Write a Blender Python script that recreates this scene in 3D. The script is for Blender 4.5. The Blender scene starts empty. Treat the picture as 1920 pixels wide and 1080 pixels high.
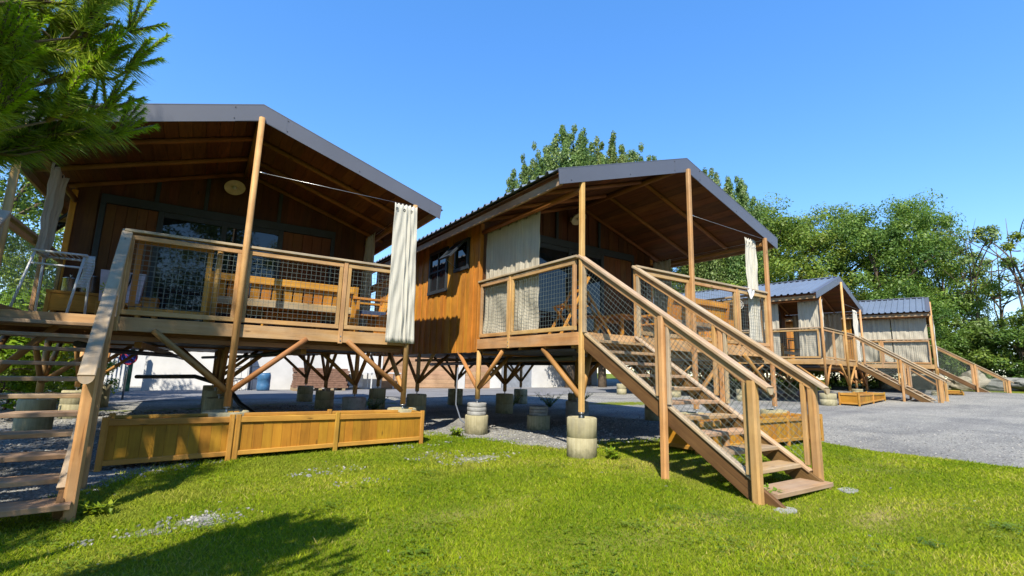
import bpy, math, random
import numpy as np
from mathutils import Vector, Matrix
random.seed(7); RNG = np.random.default_rng(7)
sc = bpy.context.scene
COL = sc.collection
R = math.radians

# ------------------------------------------------------------------ camera, sky, sun, exposure
cam_d = bpy.data.cameras.new('camera'); cam = bpy.data.objects.new('camera', cam_d); COL.objects.link(cam)
cam_d.sensor_width = 36.0; cam_d.lens = 36.0 * 908.2 / 1920.0; cam_d.clip_start = 0.05; cam_d.clip_end = 2000
CAM = Vector((-4.129, -4.633, 0.992))
_yaw, _pit, _rol = 0.585, 0.169, -0.028
_F0 = Vector((math.sin(_yaw), math.cos(_yaw), 0)); _R0 = Vector((math.cos(_yaw), -math.sin(_yaw), 0)); _U0 = Vector((0, 0, 1))
_F = _F0 * math.cos(_pit) + _U0 * math.sin(_pit); _U = -_F0 * math.sin(_pit) + _U0 * math.cos(_pit)
_Rr = _R0 * math.cos(_rol) - _U * math.sin(_rol); _Ur = _R0 * math.sin(_rol) + _U * math.cos(_rol)
cam.matrix_world = Matrix(((_Rr.x, _Ur.x, -_F.x, CAM.x), (_Rr.y, _Ur.y, -_F.y, CAM.y), (_Rr.z, _Ur.z, -_F.z, CAM.z), (0, 0, 0, 1)))
sc.camera = cam
SUN = Vector((0.60, 0.66, -1.0)).normalized()           # travel direction of the light
world = bpy.data.worlds.new("World"); sc.world = world; world.use_nodes = True
wn = world.node_tree.nodes; wl = world.node_tree.links
bg = wn['Background']; sky = wn.new('ShaderNodeTexSky'); sky.sky_type = 'NISHITA'; sky.sun_disc = False
sky.sun_elevation = math.asin(-SUN.z); sky.sun_rotation = math.atan2(-SUN.x, -SUN.y)
sky.air_density = 1.0; sky.dust_density = 0.0; sky.ozone_density = 4.0; sky.altitude = 0
skc = wn.new('ShaderNodeHueSaturation'); skc.inputs['Saturation'].default_value = 1.53; skc.inputs['Value'].default_value = 1.60; skc.inputs['Hue'].default_value = 0.510
skg = wn.new('ShaderNodeGamma'); skg.inputs['Gamma'].default_value = 0.66
wl.new(sky.outputs[0], skg.inputs[0]); wl.new(skg.outputs[0], skc.inputs['Color']); wl.new(skc.outputs[0], bg.inputs[0]); bg.inputs[1].default_value = 0.15
sun_d = bpy.data.lights.new('sun', 'SUN'); sun_d.energy = 4.5; sun_d.angle = R(0.5); sun_d.color = (1.0, 0.93, 0.80)
sun = bpy.data.objects.new('sun', sun_d); COL.objects.link(sun); sun.rotation_euler = SUN.to_track_quat('-Z', 'Y').to_euler()
sun.location = (-20, -18, 30)
sc.view_settings.view_transform = 'Standard'; sc.view_settings.look = 'None'; sc.view_settings.gamma = 1.0
sc.view_settings.use_curve_mapping = False; sc.view_settings.exposure = 1.08
try:
    sc.cycles.max_bounces = 8; sc.cycles.transparent_max_bounces = 8
except Exception: pass

H = 1.5                                                  # deck height of the second cabin above z = 0
# ------------------------------------------------------------------ mesh helpers
class MB:
    def __init__(s): s.v = []; s.f = []; s.uv = []; s.r = []; s.sm = []
    def face(s, pts, uv=None, rnd=0.5, smooth=False):
        b = len(s.v); s.v += [tuple(p) for p in pts]; s.f.append(tuple(range(b, b + len(pts))))
        s.uv.append(uv or [(0, 0)] * len(pts)); s.r.append(rnd); s.sm.append(smooth)
    def ring_prism(s, rings, smooth, caps=True, rnd=None, u0=None, closed=True):
        """rings: list of lists of points (same count)"""
        rnd = random.random() if rnd is None else rnd
        ou, ov = random.uniform(0, 50), random.uniform(0, 50)
        n = len(rings[0]); base = len(s.v)
        for rg in rings: s.v += [tuple(p) for p in rg]
        per = [0.0]
        for i in range(n): per.append(per[-1] + (Vector(rings[0][(i + 1) % n]) - Vector(rings[0][i])).length)
        L = 0.0
        for k in range(len(rings) - 1):
            L2 = L + (Vector(rings[k + 1][0]) - Vector(rings[k][0])).length
            for i in range(n if closed else n - 1):
                j = (i + 1) % n
                s.f.append((base + k * n + i, base + k * n + j, base + (k + 1) * n + j, base + (k + 1) * n + i))
                s.uv.append([(ou + L, ov + per[i]), (ou + L, ov + per[i + 1]), (ou + L2, ov + per[i + 1]), (ou + L2, ov + per[i])])
                s.r.append(rnd); s.sm.append(smooth)
            L = L2
        if caps:
            for k, rev in ((0, True), (len(rings) - 1, False)):
                idx = [base + k * n + i for i in range(n)]
                if rev: idx = idx[::-1]
                s.f.append(tuple(idx)); s.uv.append([(ou + 0.02 * (q % 3), ov + per[q % n]) for q in range(n)]); s.r.append(rnd); s.sm.append(False)
    def beam(s, a, b, w, h, up=(0, 0, 1), ch=0.004, rnd=None):
        a, b = Vector(a), Vector(b); d = (b - a).normalized(); up = Vector(up)
        if abs(d.dot(up)) > 0.98: up = Vector((0, 1, 0)) if abs(d.y) < 0.9 else Vector((1, 0, 0))
        rt = d.cross(up).normalized(); u2 = rt.cross(d).normalized()
        x, y = w / 2, h / 2; c = min(ch, x * 0.4, y * 0.4)
        prof = [(-x + c, -y), (x - c, -y), (x, -y + c), (x, y - c), (x - c, y), (-x + c, y), (-x, y - c), (-x, -y + c)]
        if ch <= 0: prof = [(-x, -y), (x, -y), (x, y), (-x, y)]
        s.ring_prism([[p + rt * px + u2 * py for px, py in prof] for p in (a, b)], False, rnd=rnd)
    def box(s, lo, hi, ch=0.003, rnd=None):
        """axis aligned; grain runs along the longest side"""
        d = [hi[i] - lo[i] for i in range(3)]; k = d.index(max(d)); m = [(lo[i] + hi[i]) / 2 for i in range(3)]
        a = list(m); b = list(m); a[k] = lo[k]; b[k] = hi[k]
        if k == 2: s.beam(a, b, d[0], d[1], (0, 1, 0), ch, rnd)
        elif k == 0: s.beam(a, b, d[1], d[2], (0, 0, 1), ch, rnd)
        else: s.beam(a, b, d[0], d[2], (0, 0, 1), ch, rnd)
    def tube(s, a, b, r0, r1=None, n=12, rnd=None, caps=True, bulge=None):
        s.path([a, b], [r0, r0 if r1 is None else r1], n, rnd, caps)
    def path(s, pts, rad, n=10, rnd=None, caps=True):
        pts = [Vector(p) for p in pts]; rad = rad if isinstance(rad, (list, tuple)) else [rad] * len(pts)
        rings = []; ref = None
        for i, p in enumerate(pts):
            d = (pts[min(i + 1, len(pts) - 1)] - pts[max(i - 1, 0)]).normalized()
            if ref is None: ref = Vector((0, 0, 1)) if abs(d.z) < 0.9 else Vector((0, 1, 0))
            x = ref - d * ref.dot(d); x.normalize(); y = d.cross(x); ref = x
            rings.append([p + x * (math.cos(2 * math.pi * k / n) * rad[i]) + y * (math.sin(2 * math.pi * k / n) * rad[i]) for k in range(n)])
        s.ring_prism(rings, True, caps, rnd)
    def lathe(s, c, prof, n=24, rnd=None, axis=None):
        c = Vector(c); s.ring_prism([[c + Vector((math.cos(2 * math.pi * k / n) * r, math.sin(2 * math.pi * k / n) * r, z)) for k in range(n)] for r, z in prof], True, True, rnd)
    def extrude(s, poly, off, rnd=None):
        off = Vector(off); a = [Vector(p) for p in poly]; s.ring_prism([a, [p + off for p in a]], False, True, rnd)
    def build(s, name, mat, parent=None, loc=None):
        me = bpy.data.meshes.new(name); me.from_pydata(s.v, [], s.f); me.materials.append(mat)
        ul = me.uv_layers.new(name='UVMap'); ul.data.foreach_set('uv', np.array([c for f in s.uv for p in f for c in p], dtype=np.float32))
        at = me.attributes.new('rnd', 'FLOAT', 'FACE'); at.data.foreach_set('value', np.array(s.r, dtype=np.float32))
        me.polygons.foreach_set('use_smooth', np.array(s.sm, dtype=bool)); me.update()
        o = bpy.data.objects.new(name, me); COL.objects.link(o)
        if parent: o.parent = parent
        if loc: o.location = loc
        return o

def np_mesh(name, V, nper, mat, rnd=None, parent=None, smooth=False):
    """V: (N*nper,3) loose polygons of nper corners"""
    me = bpy.data.meshes.new(name); n = len(V) // nper
    me.vertices.add(len(V)); me.vertices.foreach_set('co', np.asarray(V, dtype=np.float32).ravel())
    me.loops.add(len(V)); me.loops.foreach_set('vertex_index', np.arange(len(V), dtype=np.int32))
    me.polygons.add(n); me.polygons.foreach_set('loop_start', np.arange(0, len(V), nper, dtype=np.int32))
    me.update(calc_edges=True); me.materials.append(mat)
    at = me.attributes.new('rnd', 'FLOAT', 'FACE'); at.data.foreach_set('value', np.asarray(rnd if rnd is not None else RNG.random(n), dtype=np.float32))
    me.validate()
    o = bpy.data.objects.new(name, me); COL.objects.link(o)
    if parent: o.parent = parent
    return o

def empty(name, label, cat, loc, rz=0, group=None):
    o = bpy.data.objects.new(name, None); COL.objects.link(o); o.location = loc; o.rotation_euler = (0, 0, rz)
    o.empty_display_size = 0.2; return tag(o, label, cat, group)
def tag(o, label=None, cat=None, group=None, kind=None):
    if label: o['label'] = label
    if cat: o['category'] = cat
    if group: o['group'] = group
    if kind: o['kind'] = kind
    return o
def copy_tree(o, parent=None):
    c = o.copy(); COL.objects.link(c)
    if parent: c.parent = parent
    for ch in list(o.children): copy_tree(ch, c)
    return c

# ------------------------------------------------------------------ materials
ALB = 0.74                                               # overall reflectance level of the painted and natural surfaces
def sc3(c, k=None):
    k = ALB if k is None else k
    return tuple(x * k for x in c)
def new_mat(name):
    m = bpy.data.materials.new(name); m.use_nodes = True; nt = m.node_tree
    return m, nt, nt.nodes['Principled BSDF'], nt.nodes, nt.links
def mixc(nt, a, b, fac, mode='MIX'):
    n = nt.nodes.new('ShaderNodeMix'); n.data_type = 'RGBA'; n.blend_type = mode
    for sock, val in ((n.inputs[6], a), (n.inputs[7], b), (n.inputs[0], fac)):
        if hasattr(val, 'is_linked') or hasattr(val, 'links'): nt.links.new(val, sock)
        elif isinstance(val, (tuple, list)): sock.default_value = (*val, 1)[:4]
        else: sock.default_value = val
    return n.outputs[2]
def ramp(nt, src, stops):
    n = nt.nodes.new('ShaderNodeValToRGB'); nt.links.new(src, n.inputs[0]); e = n.color_ramp.elements
    while len(e) < len(stops): e.new(0.5)
    for el, (p, c) in zip(e, stops): el.position = p; el.color = (*c, 1) if len(c) == 3 else c
    return n.outputs[0]
def noise(nt, vec, scale, detail=4, rough=0.55, dist=0.0):
    n = nt.nodes.new('ShaderNodeTexNoise'); n.inputs['Scale'].default_value = scale; n.inputs['Detail'].default_value = detail
    n.inputs['Roughness'].default_value = rough; n.inputs['Distortion'].default_value = dist
    if vec is not None: nt.links.new(vec, n.inputs['Vector'])
    return n.outputs[0]
def mapping(nt, vec, sc_):
    n = nt.nodes.new('ShaderNodeMapping'); n.inputs['Scale'].default_value = sc_; nt.links.new(vec, n.inputs[0]); return n.outputs[0]
def math_(nt, op, a, b=None):
    n = nt.nodes.new('ShaderNodeMath'); n.operation = op
    for i, v in enumerate((a, b)):
        if v is None: continue
        if hasattr(v, 'links'): nt.links.new(v, n.inputs[i])
        else: n.inputs[i].default_value = v
    return n.outputs[0]
def bump(nt, bs, h, strength, dist=0.01):
    n = nt.nodes.new('ShaderNodeBump'); n.inputs['Strength'].default_value = strength; n.inputs['Distance'].default_value = dist
    nt.links.new(h, n.inputs['Height']); nt.links.new(n.outputs[0], bs.inputs['Normal'])
def rnd_attr(nt):
    n = nt.nodes.new('ShaderNodeAttribute'); n.attribute_name = 'rnd'; return n.outputs['Fac']
def texco(nt, which='Object'):
    return nt.nodes.new('ShaderNodeTexCoord').outputs[which]

def wood(name, light, dark, rough=0.7, var=0.45, grey=None, greyamt=0.0, knots=True, wk=0.92):
    light, dark = sc3(light, wk), sc3(dark, wk); grey = sc3(grey, wk) if grey else None
    m, nt, bs, N, L = new_mat(name)
    uv = texco(nt, 'UV'); r = rnd_attr(nt)
    g1 = noise(nt, mapping(nt, uv, (2.0, 34.0, 1)), 1.0, 5, 0.6, 0.6)
    g2 = noise(nt, mapping(nt, uv, (0.9, 9.0, 1)), 1.0, 4, 0.6, 1.2)
    g3 = noise(nt, mapping(nt, uv, (7.0, 150.0, 1)), 1.0, 3, 0.6)
    mixg = math_(nt, 'ADD', math_(nt, 'MULTIPLY', g1, 0.5), math_(nt, 'MULTIPLY', g2, 0.5))
    c = ramp(nt, mixg, [(0.32, dark), (0.5, tuple((a + b) / 2 for a, b in zip(light, dark))), (0.68, light)])
    hs = N.new('ShaderNodeHueSaturation'); L.new(c, hs.inputs['Color'])
    L.new(math_(nt, 'ADD', math_(nt, 'MULTIPLY', r, var), 1 - var / 2), hs.inputs['Value'])
    L.new(math_(nt, 'ADD', math_(nt, 'MULTIPLY', math_(nt, 'FRACT', math_(nt, 'MULTIPLY', r, 7.31)), 0.020), 0.4875), hs.inputs['Hue'])
    c = hs.outputs[0]
    if grey:
        w = noise(nt, mapping(nt, uv, (1.1, 5.0, 1)), 1.0, 3, 0.6, 0.8)
        w = ramp(nt, w, [(0.35, (0, 0, 0)), (0.65, (1, 1, 1))])
        c = mixc(nt, c, grey, math_(nt, 'MULTIPLY', w, greyamt))
    if knots:
        v = N.new('ShaderNodeTexVoronoi'); v.inputs['Scale'].default_value = 1.0
        L.new(mapping(nt, uv, (2.3, 7.5, 1)), v.inputs['Vector'])
        k = ramp(nt, v.outputs['Distance'], [(0.05, (1, 1, 1)), (0.11, (0, 0, 0))])
        c = mixc(nt, c, tuple(x * 0.35 for x in dark), math_(nt, 'MULTIPLY', k, 0.75))
    ck = ramp(nt, noise(nt, mapping(nt, uv, (1.3, 70.0, 1)), 1.0, 2, 0.5, 0.3), [(0.66, (1, 1, 1)), (0.72, (.42, .38, .34))])
    c = mixc(nt, c, ck, 0.7, 'MULTIPLY')
    st = ramp(nt, noise(nt, texco(nt, 'Object'), 2.1, 5, 0.65), [(0.36, (0.68, 0.66, 0.64)), (0.60, (1, 1, 1))])
    c = mixc(nt, c, st, 0.8, 'MULTIPLY')
    L.new(c, bs.inputs['Base Color']); bs.inputs['Roughness'].default_value = rough
    bs.inputs['Specular IOR Level'].default_value = 0.3
    bump(nt, bs, math_(nt, 'ADD', g1, math_(nt, 'MULTIPLY', g3, 0.4)), 0.35, 0.004)
    return m
def plain(name, col, rough=0.6, metal=0.0, spec=0.4, nscale=None, namt=0.25, bmp=0.0, bscale=40):
    col = sc3(col)
    m, nt, bs, N, L = new_mat(name)
    bs.inputs['Roughness'].default_value = rough; bs.inputs['Metallic'].default_value = metal; bs.inputs['Specular IOR Level'].default_value = spec
    tc = texco(nt, 'Object')
    n = noise(nt, tc, nscale or 6.0, 5, 0.6); lo = tuple(c * (1 - namt) for c in col); hi = tuple(min(1, c * (1 + namt * 0.5)) for c in col)
    L.new(ramp(nt, n, [(0.3, lo), (0.7, hi)]), bs.inputs['Base Color'])
    if bmp: bump(nt, bs, noise(nt, tc, bscale, 4, 0.6), bmp, 0.006)
    return m
def leaf_mat(name, c1, c2, c3, trans=0.35, rough=0.5):
    m, nt, bs, N, L = new_mat(name)
    oi = N.new('ShaderNodeObjectInfo')
    cl = ramp(nt, rnd_attr(nt), [(0.0, c1), (0.55, c2), (1.0, c3)])
    big = noise(nt, texco(nt, 'Object'), 0.55, 3, 0.6)
    hs = N.new('ShaderNodeHueSaturation'); L.new(cl, hs.inputs['Color'])
    L.new(math_(nt, 'ADD', math_(nt, 'MULTIPLY', big, 0.9), 0.55), hs.inputs['Value'])
    L.new(math_(nt, 'ADD', math_(nt, 'MULTIPLY', oi.outputs['Random'], 0.03), 0.485), hs.inputs['Hue'])
    bs.inputs['Roughness'].default_value = rough; bs.inputs['Specular IOR Level'].default_value = 0.35
    L.new(hs.outputs[0], bs.inputs['Base Color'])
    tr = N.new('ShaderNodeBsdfTranslucent'); L.new(hs.outputs[0], tr.inputs[0])
    mx = N.new('ShaderNodeMixShader'); mx.inputs[0].default_value = trans
    L.new(bs.outputs[0], mx.inputs[1]); L.new(tr.outputs[0], mx.inputs[2]); L.new(mx.outputs[0], nt.nodes['Material Output'].inputs[0])
    return m

M = {}
M['wall'] = wood('honey_larch_cladding', (0.60, 0.275, 0.034), (0.38, 0.150, 0.016), 0.6, 0.40)
M['ceil'] = wood('ceiling_boards', (0.165, 0.068, 0.019), (0.070, 0.025, 0.007), 0.65, 0.6)  # boards darkened, the shade under the porch roof is put into the colour
M['rafter'] = wood('rafter_poles', (0.30, 0.135, 0.036), (0.17, 0.066, 0.015), 0.65, 0.4)
M['gable'] = wood('shade_darkened_gable_boards', (0.125, 0.045, 0.011), (0.060, 0.019, 0.005), 0.6, 0.45)  # darker copy of the wall cladding, porch shade put into its colour
M['shutter'] = wood('shutter_boards', (0.17, 0.064, 0.012), (0.09, 0.030, 0.006), 0.6, 0.3)
M['string'] = wood('stair_stringer_wood', (0.17, 0.095, 0.032), (0.095, 0.046, 0.014), 0.7, 0.3)
M['rail'] = wood('railing_pine', (0.54, 0.320, 0.115), (0.38, 0.195, 0.060), 0.68, 0.3, (0.40, 0.33, 0.24), 0.35)
M['cap'] = wood('weathered_rail_cap', (0.46, 0.335, 0.190), (0.32, 0.215, 0.110), 0.75, 0.2, (0.40, 0.355, 0.285), 0.6)
M['post'] = wood('turned_post_wood', (0.57, 0.335, 0.115), (0.40, 0.200, 0.058), 0.65, 0.25, (0.38, 0.30, 0.20), 0.30)
M['brace'] = wood('brace_wood', (0.47, 0.250, 0.080), (0.29, 0.128, 0.034), 0.65, 0.4)
M['deck'] = wood('deck_boards', (0.43, 0.275, 0.13), (0.28, 0.155, 0.065), 0.75, 0.35, (0.36, 0.31, 0.25), 0.5)
M['plant'] = wood('planter_pine', (0.43, 0.215, 0.016), (0.30, 0.135, 0.009), 0.6, 0.3)
M['planttrim'] = wood('planter_trim', (0.50, 0.275, 0.050), (0.37, 0.18, 0.024), 0.6, 0.25)
M['furn'] = wood('garden_furniture_pine', (0.56, 0.27, 0.045), (0.40, 0.165, 0.020), 0.5, 0.3)
M['furngrey'] = wood('weathered_seat_plank', (0.40, 0.29, 0.15), (0.27, 0.17, 0.07), 0.7, 0.3, (0.33, 0.29, 0.22), 0.6)
M['board'] = wood('gutter_board_wood', (0.40, 0.24, 0.11), (0.26, 0.135, 0.05), 0.75, 0.25, (0.36, 0.30, 0.23), 0.55)
M['tin'] = plain('slate_roof_sheet', (0.175, 0.215, 0.28), 0.40, 0.0, 0.6, 1.2, 0.12)
M['fascia'] = plain('grey_edge_flashing', (0.118, 0.124, 0.155), 0.40, 0.0, 0.5, 0.8, 0.12)
M['screw'] = plain('screw_heads', (0.06, 0.06, 0.07), 0.4, 0.6)
M['trim'] = plain('anthracite_trim', (0.035, 0.043, 0.052), 0.5, 0, 0.4)
M['zinc'] = plain('zinc_bracket', (0.55, 0.56, 0.56), 0.35, 0.85)
M['black'] = plain('black_rubber', (0.012, 0.012, 0.014), 0.5)
M['under'] = plain('floor_insulation', (0.10, 0.10, 0.105), 0.45, 0.3, 0.5, 3, 0.4, 0.4, 12)
M['wire'] = plain('galvanised_wire', (0.20, 0.24, 0.215), 0.45, 0.35)
M['white'] = plain('white_paint', (0.78, 0.78, 0.77), 0.5)
M['hose'] = plain('grey_hose', (0.16, 0.18, 0.22), 0.5)
M['lamp'] = plain('cream_enamel', (0.70, 0.63, 0.42), 0.35)
M['steel'] = plain('brushed_steel', (0.55, 0.54, 0.52), 0.25, 0.9)
M['cushion'] = plain('navy_cushion', (0.03, 0.05, 0.12), 0.8)
M['bag'] = plain('lilac_canvas', (0.62, 0.58, 0.68), 0.85)
M['lime'] = plain('lime_print', (0.42, 0.50, 0.04), 0.8)
def glass_mat():
    m, nt, bs, N, L = new_mat('dark_window_glass')
    bs.inputs['Base Color'].default_value = (0.012, 0.016, 0.02, 1); bs.inputs['Roughness'].default_value = 0.02
    bs.inputs['IOR'].default_value = 1.55; bs.inputs['Specular IOR Level'].default_value = 0.45
    bump(nt, bs, noise(nt, texco(nt), 1.3, 2, 0.5), 0.03, 0.02); return m
M['glass'] = glass_mat()
def concrete():
    m, nt, bs, N, L = new_mat('cast_concrete_pier'); tc = texco(nt)
    big = noise(nt, tc, 3.5, 5, 0.65); ver = noise(nt, mapping(nt, tc, (42, 42, 1.2)), 1, 3, 0.6); fine = noise(nt, tc, 90, 3)
    c = ramp(nt, big, [(0.3, sc3((0.33, 0.29, 0.17))), (0.55, sc3((0.46, 0.41, 0.25))), (0.75, sc3((0.52, 0.47, 0.31)))])
    c = mixc(nt, c, ramp(nt, ver, [(0.3, (0.72, 0.70, 0.60)), (0.65, (1, 1, 1))]), 0.75, 'MULTIPLY')
    sp = N.new('ShaderNodeSeparateXYZ'); L.new(tc, sp.inputs[0])
    spl = ramp(nt, math_(nt, 'ADD', math_(nt, 'MULTIPLY', sp.outputs[2], 2.2), math_(nt, 'MULTIPLY', noise(nt, tc, 14, 5, .7), .9)), [(.40, (1, 1, 1)), (.72, (0, 0, 0))])
    c = mixc(nt, c, (.10, .10, .05), math_(nt, 'MULTIPLY', spl, .65))       # soil splash and moss round the foot
    stn = ramp(nt, noise(nt, mapping(nt, tc, (9, 9, 2.2)), 1, 4, .65), [(.56, (0, 0, 0)), (.70, (1, 1, 1))])
    c = mixc(nt, c, (.16, .145, .10), math_(nt, 'MULTIPLY', stn, .5))
    L.new(c, bs.inputs['Base Color']); bs.inputs['Roughness'].default_value = 0.9
    bump(nt, bs, math_(nt, 'ADD', ver, math_(nt, 'MULTIPLY', fine, 0.6)), 0.5, 0.006); return m
M['conc'] = concrete()
M['conc2'] = plain('grey_stone_block', (0.36, 0.355, 0.34), 0.9, 0, 0.3, 9, 0.35, 0.6, 45)
def cloth(name, col, stripes):
    col = sc3(col, .78)
    m, nt, bs, N, L = new_mat(name); uv = texco(nt, 'UV'); sp = N.new('ShaderNodeSeparateXYZ'); L.new(uv, sp.inputs[0])
    wv = noise(nt, mapping(nt, uv, (90, 240, 1)), 1, 2); big = noise(nt, uv, 3.0, 3)
    c = ramp(nt, big, [(0.3, tuple(x * 0.86 for x in col)), (0.7, col)])
    fr = math_(nt, 'FRACT', math_(nt, 'MULTIPLY', sp.outputs[0], 6.0))
    msk = ramp(nt, fr, [(0.455, (0, 0, 0)), (0.47, (1, 1, 1)), (0.50, (1, 1, 1)), (0.515, (0, 0, 0))])
    c = mixc(nt, c, stripes, math_(nt, 'MULTIPLY', msk, 0.55))
    L.new(c, bs.inputs['Base Color']); bs.inputs['Roughness'].default_value = 0.9; bs.inputs['Specular IOR Level'].default_value = 0.1
    bump(nt, bs, math_(nt, 'ADD', wv, math_(nt, 'MULTIPLY', big, 2.0)), 0.25, 0.004)
    tr = N.new('ShaderNodeBsdfTranslucent'); L.new(c, tr.inputs[0]); mx = N.new('ShaderNodeMixShader'); mx.inputs[0].default_value = 0.25
    L.new(bs.outputs[0], mx.inputs[1]); L.new(tr.outputs[0], mx.inputs[2]); L.new(mx.outputs[0], N['Material Output'].inputs[0]); return m
M['curtain'] = cloth('natural_linen', (0.66, 0.60, 0.47), (0.16, 0.15, 0.15))
M['curtainw'] = cloth('bleached_linen', (0.80, 0.765, 0.665), (0.14, 0.14, 0.15))
M['bark'] = plain('tree_bark', (0.16, 0.12, 0.085), 0.95, 0, 0.2, 5, 0.5, 0.8, 22)
M['rock'] = plain('pale_boulder', (0.40, 0.36, 0.27), 0.95, 0, 0.2, 2.2, 0.45, 0.9, 9)
M['rockgrey'] = plain('grey_boulder', (0.27, 0.27, 0.24), 0.95, 0, 0.2, 2.2, 0.45, 0.9, 9)
M['soil'] = plain('dry_mulch', (0.20, 0.105, 0.05), 0.95, 0, 0.2, 30, 0.6, 1.0, 60)
M['leafA'] = leaf_mat('broadleaf_foliage', (0.075, 0.135, 0.018), (0.175, 0.255, 0.032), (0.30, 0.355, 0.050), 0.45)
M['leafP'] = leaf_mat('poplar_foliage', (0.085, 0.150, 0.035), (0.175, 0.255, 0.065), (0.33, 0.39, 0.15), 0.45, 0.4)
M['leafD'] = leaf_mat('dark_hedge_foliage', (0.045, 0.095, 0.016), (0.110, 0.180, 0.026), (0.20, 0.265, 0.034), 0.4)
M['leafY'] = leaf_mat('sunny_shrub_foliage', (0.10, 0.18, 0.010), (0.18, 0.28, 0.012), (0.28, 0.36, 0.02), 0.4)
M['needle'] = leaf_mat('pine_needles', (0.085, 0.165, 0.022), (0.225, 0.330, 0.032), (0.42, 0.48, 0.045), 0.5)
M['candle'] = leaf_mat('fresh_pine_shoots', (0.22, 0.34, 0.010), (0.34, 0.46, 0.012), (0.45, 0.54, 0.03), 0.4)
def grass_mat():
    m, nt, bs, N, L = new_mat('lawn_grass')
    geo = N.new('ShaderNodeNewGeometry'); big = noise(nt, geo.outputs['Position'], 0.9, 4, 0.6)
    dry = ramp(nt, noise(nt, geo.outputs['Position'], 0.55, 3, 0.6, 0.5), [(0.55, (0, 0, 0)), (0.72, (1, 1, 1))])
    c = ramp(nt, rnd_attr(nt), [(0.0, (0.095, 0.170, 0.005)), (0.40, (0.215, 0.300, 0.008)), (0.80, (0.335, 0.375, 0.016)), (1.0, (0.46, 0.39, 0.12))])
    c = mixc(nt, c, (0.33, 0.29, 0.07), math_(nt, 'MULTIPLY', dry, 0.55))
    c = mixc(nt, c, ramp(nt, big, [(0.32, (0.66, 0.74, 0.6)), (0.68, (1.08, 1.04, 1.0))]), 0.9, 'MULTIPLY')
    L.new(c, bs.inputs['Base Color']); bs.inputs['Roughness'].default_value = 0.7; bs.inputs['Specular IOR Level'].default_value = 0.12
    tr = N.new('ShaderNodeBsdfTranslucent'); L.new(c, tr.inputs[0]); mx = N.new('ShaderNodeMixShader'); mx.inputs[0].default_value = 0.35
    L.new(bs.outputs[0], mx.inputs[1]); L.new(tr.outputs[0], mx.inputs[2]); L.new(mx.outputs[0], N['Material Output'].inputs[0]); return m
M['grass'] = grass_mat()
def ground_mat():
    m, nt, bs, N, L = new_mat('lawn_soil_and_gravel'); geo = N.new('ShaderNodeNewGeometry'); P = geo.outputs['Position']
    at = N.new('ShaderNodeAttribute'); at.attribute_name = 'lawn'
    br = noise(nt, P, 5.0, 6, 0.7); big = noise(nt, P, 1.1, 4, 0.6)
    msk = math_(nt, 'ADD', at.outputs['Fac'], math_(nt, 'MULTIPLY', math_(nt, 'SUBTRACT', br, 0.5), 0.9))
    msk = ramp(nt, msk, [(0.44, (0, 0, 0)), (0.56, (1, 1, 1))])
    gr = ramp(nt, noise(nt, P, 45, 4, 0.7), [(0.3, (0.075, 0.098, 0.006)), (0.55, (0.145, 0.175, 0.010)), (0.75, (0.24, 0.235, 0.04))])
    gr = mixc(nt, gr, ramp(nt, big, [(0.3, (0.75, 0.8, 0.7)), (0.7, (1.05, 1.0, 1.0))]), 0.8, 'MULTIPLY')
    ad = N.new('ShaderNodeAttribute'); ad.attribute_name = 'dry'
    gr = mixc(nt, gr, (0.30, 0.225, 0.10), math_(nt, 'MULTIPLY', ad.outputs['Fac'], ramp(nt, noise(nt, P, 7.0, 5, .7), [(.38, (.1, .1, .1)), (.62, (.95, .95, .95))])))
    v = N.new('ShaderNodeTexVoronoi'); v.inputs['Scale'].default_value = 26; L.new(P, v.inputs['Vector'])
    v2 = N.new('ShaderNodeTexVoronoi'); v2.inputs['Scale'].default_value = 75; L.new(P, v2.inputs['Vector'])
    sepc = N.new('ShaderNodeSeparateColor'); L.new(v2.outputs['Color'], sepc.inputs[0])
    st = ramp(nt, sepc.outputs[0], [(0.0, sc3((0.17, 0.167, 0.155))), (0.5, sc3((0.29, 0.284, 0.265))), (0.93, sc3((0.40, 0.39, 0.36))), (1.0, sc3((0.62, 0.60, 0.54)))])
    sep1 = N.new('ShaderNodeSeparateColor'); L.new(v.outputs['Color'], sep1.inputs[0])
    wh = math_(nt, 'MULTIPLY', ramp(nt, sep1.outputs[0], [(0.945, (0, 0, 0)), (0.96, (1, 1, 1))]), ramp(nt, v.outputs['Distance'], [(0.25, (1, 1, 1)), (0.4, (0, 0, 0))]))
    st = mixc(nt, st, sc3((0.62, 0.60, 0.55)), wh)
    st = mixc(nt, st, ramp(nt, noise(nt, P, 0.7, 5, 0.65), [(0.3, (0.66, 0.67, 0.70)), (0.5, (.98, .98, .97)), (0.7, (1.16, 1.15, 1.12))]), 0.95, 'MULTIPLY')
    mp = N.new('ShaderNodeMapping'); mp.inputs['Rotation'].default_value = (0, 0, R(-28)); mp.inputs['Scale'].default_value = (.16, 1.15, 1); L.new(P, mp.inputs[0])
    st = mixc(nt, st, ramp(nt, noise(nt, mp.outputs[0], 1.0, 4, .55, .3), [(.38, (.80, .80, .82)), (.5, (1, 1, 1)), (.62, (1.10, 1.09, 1.06))]), .9, 'MULTIPLY')
    c = mixc(nt, st, gr, msk); L.new(c, bs.inputs['Base Color']); bs.inputs['Roughness'].default_value = 0.95; bs.inputs['Specular IOR Level'].default_value = 0.15
    hgt = math_(nt, 'ADD', math_(nt, 'MULTIPLY', v2.outputs['Distance'], -0.7), noise(nt, P, 30, 5, 0.7))
    bump(nt, bs, hgt, 0.7, 0.02); return m
M['ground'] = ground_mat()
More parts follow.
